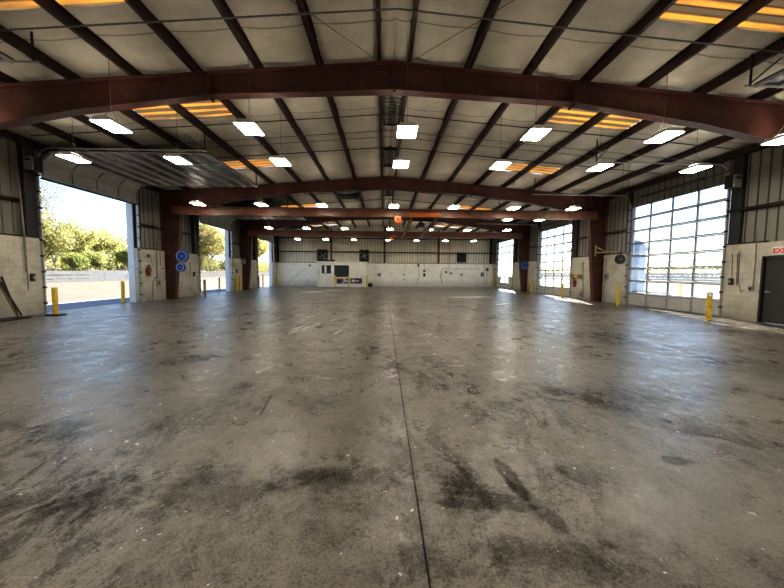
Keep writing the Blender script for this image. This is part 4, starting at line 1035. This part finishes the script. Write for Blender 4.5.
# banners on the booth
def banner(px0, px1, py0, py1, cells, label):
    x0, x1, z0, z1 = bx_(px0), bx_(px1), bz_(py1), bz_(py0)
    r = empty('banner', ((x0+x1)/2, BY, z0), label, 'banner', 'banners on the booth')
    MB().box(x0, x1, BY-.02, BY-.002, z0, z1).build('sheet', MT['navy'], r)
    cols = {}
    for (a, b_, c, d, m) in cells:
        cols.setdefault(m, MB()).box(x0+(x1-x0)*a, x0+(x1-x0)*b_, BY-.026, BY-.019, z0+(z1-z0)*c, z0+(z1-z0)*d)
    for m, mb in cols.items(): mb.build('printed_field', MT[m], r)
banner(336.6, 348.2, 278.2, 283.6, [(.04, .30, .50, .92, 'red'), (.04, .16, .08, .5, 'red'), (.32, .58, .15, .85, 'blue'), (.58, .78, .45, .85, 'white'), (.70, .98, .3, .6, 'white'), (.78, .98, .08, .3, 'red'), (.45, .70, .12, .3, 'white')], 'left navy, red and white banner low on the booth')
banner(350.2, 362, 278.2, 283.4, [(.12, .42, .25, .75, 'white'), (.45, .75, .4, .62, 'white'), (.50, .92, .08, .36, 'red'), (.72, .95, .5, .9, 'red'), (.12, .28, .08, .22, 'blue')], 'right navy, white and red banner low on the booth')
# yellow post and rail barrier before the booth
GY = BY-.45
for k, (px, w) in enumerate(((334.8, 'left end'), (348.9, 'middle'), (366.8, 'right end'))):
    x = at(px, 280, y=GY).x
    o = make_bollard((x, GY, 0), MT['yellow'], f"yellow guard post in front of the cream booth, {w}", 1.28, r=.07)
x0, x1 = at(334.8, 280, y=GY).x+.07, at(348.9, 280, y=GY).x-.07
b = MB(); b.box(x0, x1, GY-.03, GY+.03, .86, .95)
tag(b.build('guard_rail', MT['yellow'], loc=((x0+x1)/2, GY, .86)), 'yellow rail between the left and middle booth guard posts', 'rail')
# drum fans on the booth roof
def fan(px0, px1, label):
    x0, x1 = bx_(px0), bx_(px1); zb = ztop+.08; h = 1.18; xm = (x0+x1)/2; y = BY+.55; r0_ = min((x1-x0)/2-.05, h/2-.05)
    r = empty('drum_fan', (xm, y, zb), label, 'fan', 'fans on the booth roof')
    zc = zb+.06+h/2
    MB().lathe([(r0_*.92, -.25), (r0_, -.25), (r0_, .25), (r0_*.92, .25), (r0_*.92, -.25)], (xm, y, zc), 1, 28).build('drum', MT['dark'], r)
    fr = MB(); 
    for xx in (x0, x1-.07): fr.box(xx, xx+.07, y-.28, y+.28, zb, zb+h+.1)
    fr.box(x0, x1, y+.26, y+.28, zb, zb+h+.1); fr.box(x0, x1, y-.28, y+.28, zb+h+.06, zb+h+.12); fr.box(x0, x1, y-.28, y+.28, zb, zb+.06); fr.build('stand', MT['dark'], r)
    g = MB()
    for k in range(1, 5): g.tube([(xm+r0_*.95*k/4.5*math.cos(a*PI/12), y-.27, zc+r0_*.95*k/4.5*math.sin(a*PI/12)) for a in range(25)], .008, 4, False)
    g.build('grille', MT['jamb'], r)
    for k in range(4):
        a = k*PI/2+.5; c, s_ = math.cos(a), math.sin(a)
        P = lambda q, w, d: (xm+c*q-s_*w, y+d, zc+s_*q+c*w)
        vs = [P(.08, -.06, -.02), P(.08, .06, .04), P(r0_*.85, .18, .06), P(r0_*.85, -.14, -.06)]
        vs2 = [(v[0], v[1]+.01, v[2]) for v in vs]
        MB().add(vs+vs2, [(0, 1, 2, 3), (7, 6, 5, 4), (0, 4, 5, 1), (1, 5, 6, 2), (2, 6, 7, 3), (3, 7, 4, 0)]).build('blade', MT['conduit'], r)
    MB().lathe([(0, -.12), (.10, -.12), (.13, -.05), (.13, .15), (0, .15)], (xm, y, zc), 1, 16).build('hub', MT['greybox'], r)
fan(316.6, 326.8, 'dark drum fan on the left end of the booth roof')
fan(359.2, 368.6, 'dark drum fan on the right end of the booth roof')
x0, x1 = bx_(327), bx_(334); b = MB(); b.box(x0, x1, BY+.3, BY+.7, ztop+.08, ztop+.25); b.box(x0+.3, x1-.1, BY+.4, BY+.6, ztop+.25, ztop+.33)
tag(b.build('cable_tray', MT['dark'], loc=(x0, BY+.5, ztop+.08)), 'low dark clutter box on booth roof right of the left fan', 'box')
# low clutter right of the booth
p = at(370.3, 284.8, y=YB-.7); b = MB(); b.bev(p.x-.25, p.x+.25, YB-.95, YB-.5, 0, .34, .03); b.bev(p.x-.18, p.x+.18, YB-.9, YB-.55, .34, .42, .02)
tag(b.build('dark_bin', MT['dark'], loc=(p.x, YB-.7, 0)), 'low dark bin on the floor just right of the booth', 'bin')

# ------------------------------------------------------------------ outside
g = MB(); g.box(-220, -OUT-3.2, -80, 330, -.12, -.04); g.box(OUT+3.2, 220, -80, 330, -.12, -.04); g.box(-OUT-3.2, OUT+3.2, YB+.4, 330, -.12, -.04); g.box(-OUT-3.2, OUT+3.2, -80, YN-.4, -.12, -.04)
tag(g.build('ground', MT['ground'], loc=(0, 0, 0)), kind='structure')
g = MB(); g.box(-OUT-3.2, -OUT, YN-.4, YB+.4, -.12, -.02); g.box(OUT, OUT+3.2, YN-.4, YB+.4, -.12, -.02)
tag(g.build('pavement', MT['apron'], loc=(0, 0, 0)), kind='structure')
def guardrail(x, y0, y1, label, zs, slant=0):
    r = empty('barrier_fence', (x, (y0+y1)/2, -.04), label, 'fence', 'white rail fences outside')
    for (za, zb) in zs:
        b = MB(); t = .05
        b.prism([(y0, za), (y1-slant*za, za), (y1-slant*zb, zb), (y0, zb)], 0, x-t, x+t); b.build('rail', MT['rail'], r)
    n = int((y1-y0)/4)
    for k in range(n+1):
        yy = y0+.5+k*(y1-y0-1.0)/n
        if slant and yy > y1-4: continue
        MB().box(x-.22, x-.06, yy-.09, yy+.09, -.04, zs[-1][1]-.05).build('post', MT['galv'], r)
guardrail(-43, 24, 59.5, 'near white rail fence outside the left doorways', [(-.04+.06, .36), (.45, .86), (.98, 1.48)], 1.5)
guardrail(-47, 52, 175, 'farther white rail fence outside the left doorways', [(.15, .6), (.75, 1.15), (1.30, 1.62)])

def tree_mesh(seed, h, leaf, nleaf, lsize, spread, bare=False, sink=.3):
    rnd = random.Random(seed); tb = MB(); tips = []
    def grow(p, d, L_, r, depth):
        n = 3; pts = [p]; q = Vector(p); dd = Vector(d)
        for i in range(n):
            dd = (dd+Vector((rnd.uniform(-.2, .2), rnd.uniform(-.2, .2), rnd.uniform(-.05, .15)))).normalized(); q = q+dd*(L_/n); pts.append(Vector(q))
        tb.tube(pts, [r*(1-.45*i/n) for i in range(n+1)], 6 if depth < 2 else 4, False)
        if depth >= 2: tips.extend(pts[1:])
        if depth < (4 if bare else 3):
            for k in range(rnd.choice((3, 4)) if depth < 2 else 3):
                t = pts[rnd.choice((1, 2, 3))] if depth else pts[rnd.choice((2, 3))]
                a = rnd.uniform(0, 2*PI); e = rnd.uniform(.2, .9)
                nd_ = (dd*.55+Vector((math.cos(a)*spread, math.sin(a)*spread, e*.7))).normalized()
                grow(t, nd_, L_*rnd.uniform(.55, .8), r*.5, depth+1)
    for k in range(2 if not bare else 1):
        tips.append(Vector((0, 0, h*.25)))
        grow(Vector((k*.5, k*.4, -.1)), Vector((rnd.uniform(-.15, .15), rnd.uniform(-.15, .15), 1)), h*.36, h*(.015 if bare else .012), 0)
    lb = MB(); vs, fs = [], []
    for i in range(nleaf):
        t = rnd.choice(tips); o = Vector((rnd.gauss(0, .55), rnd.gauss(0, .55), rnd.gauss(0, .45)))*(h/12)
        c = t+o
        if c.z < .5: c.z = .5+rnd.random()
        u = Vector((rnd.gauss(0, 1), rnd.gauss(0, 1), rnd.gauss(0, 1))).normalized(); w = u.orthogonal().normalized()
        s_ = lsize*rnd.uniform(.6, 1.3); k = len(vs)
        vs += [c-u*s_, c+w*s_*.6, c+u*s_, c-w*s_*.6]; fs.append((k, k+1, k+2, k+3))
    lb.add(vs, fs)
    top = max(v[2] for v in lb.v+tb.v); q = h/top
    for b_ in (tb, lb): b_.v = [(v[0]*q, v[1]*q, v[2]*q) for v in b_.v]
    return tb, lb, leaf
PROTO = {}
def tree(kind, x, y, sc, rz, label):
    root = empty('leafy_tree' if kind != 'bare' else 'bare_tree', (x, y, -.05), label, 'tree', 'trees beyond the white fence')
    if kind not in PROTO:
        par = dict(yellow=(3, 12, 'leaf_y', 7500, .18, .75), green=(5, 9, 'leaf_g', 7500, .17, .8), amber=(9, 13, 'leaf_o', 9500, .20, .7), bare=(11, 17.5, 'leaf_b', 2500, .14, .6, True), mixed=(17, 12, 'leaf_y', 6000, .17, .75))[kind]
        tb, lb, leaf = tree_mesh(*par)
        BASE['__t'] = (0, 0, 0)
        t = tb.build('trunk', MT['trunk'], None); l = lb.build('foliage', MT[leaf], None)
        PROTO[kind] = (t.data, l.data); bpy.data.objects.remove(t); bpy.data.objects.remove(l)
    for nm, me in zip(('trunk', 'foliage'), PROTO[kind]):
        o = bpy.data.objects.new(nm, me); COL.objects.link(o); o.parent = root
    root.rotation_euler = (0, 0, rz); root.scale = (sc, sc, sc)
TR = [('bare', -57, 52.5, 1.08, .3, 'tall bare tree in the near left doorway, at its near jamb'),
      ('yellow', -52, 50.5, .95, 1.2, 'yellow-green tree in nearest left doorway, closest to its near jamb'),
      ('mixed', -53, 55.5, .92, 2.2, 'thin yellow-green tree in the middle of the nearest left doorway'),
      ('yellow', -55, 62, .88, 3.9, 'yellow-green tree right of middle in the nearest left doorway'),
      ('green', -50, 58, .62, 2.0, 'low green tree low in the nearest left doorway, centre'),
      ('green', -50.5, 65.5, .80, 4.0, 'green tree at the far jamb of the nearest left doorway'),
      ('green', -49.5, 51.5, .55, .0, 'low green tree beside the near jamb of nearest left doorway'),
      ('bare', -60, 74, .85, 5, 'bare tree at the far jamb of the nearest left doorway'),
      ('amber', -52, 84, 1.3, 0.4, 'amber spring tree at near side of the second left doorway'),
      ('yellow', -53, 91, 1.4, 1.5, 'yellow-green tree in middle of the second left doorway'),
      ('amber', -53, 99, 1.35, 2.6, 'amber spring tree at far side of the second left doorway'),
      ('mixed', -50, 88, .60, 1.1, 'low thin tree behind the fence in second left doorway'),
      ('amber', -54, 116, 1.5, 3.3, 'amber tree at near side of the farthest left doorway'),
      ('bare', -56, 126, 1.0, 4.4, 'bare tree in the middle of the farthest left doorway'),
      ('amber', -56, 136, 1.5, 5.2, 'amber tree at far side of the farthest left doorway'),
      ('green', -51, 124, .62, 5.2, 'low green tree behind the fence in farthest left doorway')]
for a in TR: tree(*a)
# brush along the fence
def brush(name, xr, y0, y1, n, hmax, m, label, seed, base=0.0, big=1.0):
    rnd = random.Random(seed); vs, fs = [], []
    for i in range(n):
        y = rnd.uniform(y0, y1); x = rnd.uniform(*xr)
        hh = hmax*(.55+.45*math.sin(y*.55+x*.3)*math.sin(y*.21+1)); z = base+rnd.random()**.8*hh
        u = Vector((rnd.gauss(0, 1), rnd.gauss(0, 1), rnd.gauss(0, 1))).normalized(); w = u.orthogonal().normalized(); s_ = rnd.uniform(.09, .22)*big
        c = Vector((x, y, z)); k = len(vs); vs += [c-u*s_, c+w*s_*.5, c+u*s_, c-w*s_*.5]; fs.append((k, k+1, k+2, k+3))
    o = MB().add(vs, fs).build(name, MT[m], loc=((xr[0]+xr[1])/2, (y0+y1)/2, 0))
    tag(o, label, 'undergrowth', None, 'stuff')
brush('undergrowth', (-51, -48.5), 38, 160, 9000, 3.3, 'leaf_b', 'brown brushy undergrowth behind the white rail fence on the left', 4, 0, 1.5)
brush('treeline', (-70, -60), 45, 190, 26000, 9.5, 'leaf_y', 'green background woods behind the trees on the left', 6, 0, 2.2)
# right side
brush('treeline', (84, 92), -30, 190, 12000, 10, 'leaf_g', 'distant treeline beyond the yard on the right', 8, 0, 2.6)
for (x0, x1, y0, y1, h, lab) in ((20, 26, 31.6, 34.0, 3.95, 'small pale blue building outside the nearest glazed door'),):
    r = empty('outbuilding', ((x0+x1)/2, (y0+y1)/2, -.05), lab, 'building')
    MB().box(x0, x1, y0, y1, -.05, h).build('wall', MT['bluewall'], r)
    MB().prism([(y0-.3, h), ((y0+y1)/2, h+1.2), (y1+.3, h)], 0, x0-.3, x1+.3).build('roof', MT['galv'], r)
    MB().box(x1-2.6, x1-.6, y0-.04, y0, 0, 2.6).build('shutter_door', MT['white'], r)
    MB().box(x0-.04, x0, y0+.6, y0+1.8, 1.2, 2.4).build('window', MT['panedark'], r)
guardrail(70, -5, 150, 'pale rail fence far across the yard on the right', [(.1, .7), (.85, 1.4), (1.55, 2.1)])

# ------------------------------------------------------------------ light
w = bpy.data.worlds.new('sky'); SC.world = w; w.use_nodes = True; nt = w.node_tree
bg = nt.nodes['Background']; st = nt.nodes.new('ShaderNodeTexSky'); st.sky_type = 'NISHITA'; st.sun_disc = False
st.sun_elevation = math.radians(35.5); st.sun_rotation = math.radians(18.3); st.air_density = 1.0; st.dust_density = 0.7; st.ozone_density = 2.5
tn = nd(nt, 'ShaderNodeMix', data_type='RGBA', blend_type='MULTIPLY'); tn.inputs[0].default_value = 1; tn.inputs[7].default_value = (.90, .97, 1.06, 1); nt.links.new(st.outputs[0], tn.inputs[6]); nt.links.new(tn.outputs[2], bg.inputs[0]); bg.inputs[1].default_value = 0.29
sl = bpy.data.lights.new('sun', 'SUN'); so = bpy.data.objects.new('sun', sl); COL.objects.link(so)
sl.energy = 30.0; sl.angle = math.radians(.6); sl.color = (1, .93, .82)
d = Vector((-.44, -1.33, -1.0)).normalized(); so.rotation_euler = d.to_track_quat('-Z', 'Y').to_euler()
so.location = (20, 60, 40)
# sky portals in the openings
def portal(x, y0, y1, z1, sgn):
    l = bpy.data.lights.new('portal', 'AREA'); o = bpy.data.objects.new('portal', l); COL.objects.link(o)
    l.shape = 'RECTANGLE'; l.size = z1; l.size_y = y1-y0; l.cycles.is_portal = True
    o.location = (x, (y0+y1)/2, z1/2); o.rotation_euler = (0, math.radians(90)*(1 if sgn > 0 else -1), 0)
for a, b_ in L_DOORS: portal(-OUT-.05, a, b_, 4.74, -1)
for a, b_ in R_DOORS: portal(OUT+.05, a, b_, 4.92, 1)

SC.view_settings.view_transform = 'Standard'
SC.view_settings.look = 'Medium High Contrast'
SC.view_settings.exposure = 0.12
SC.cycles.use_denoising = True
SC.cycles.max_bounces = 10; SC.cycles.diffuse_bounces = 5; SC.cycles.transparent_max_bounces = 16
SC.cycles.sample_clamp_indirect = 6.0
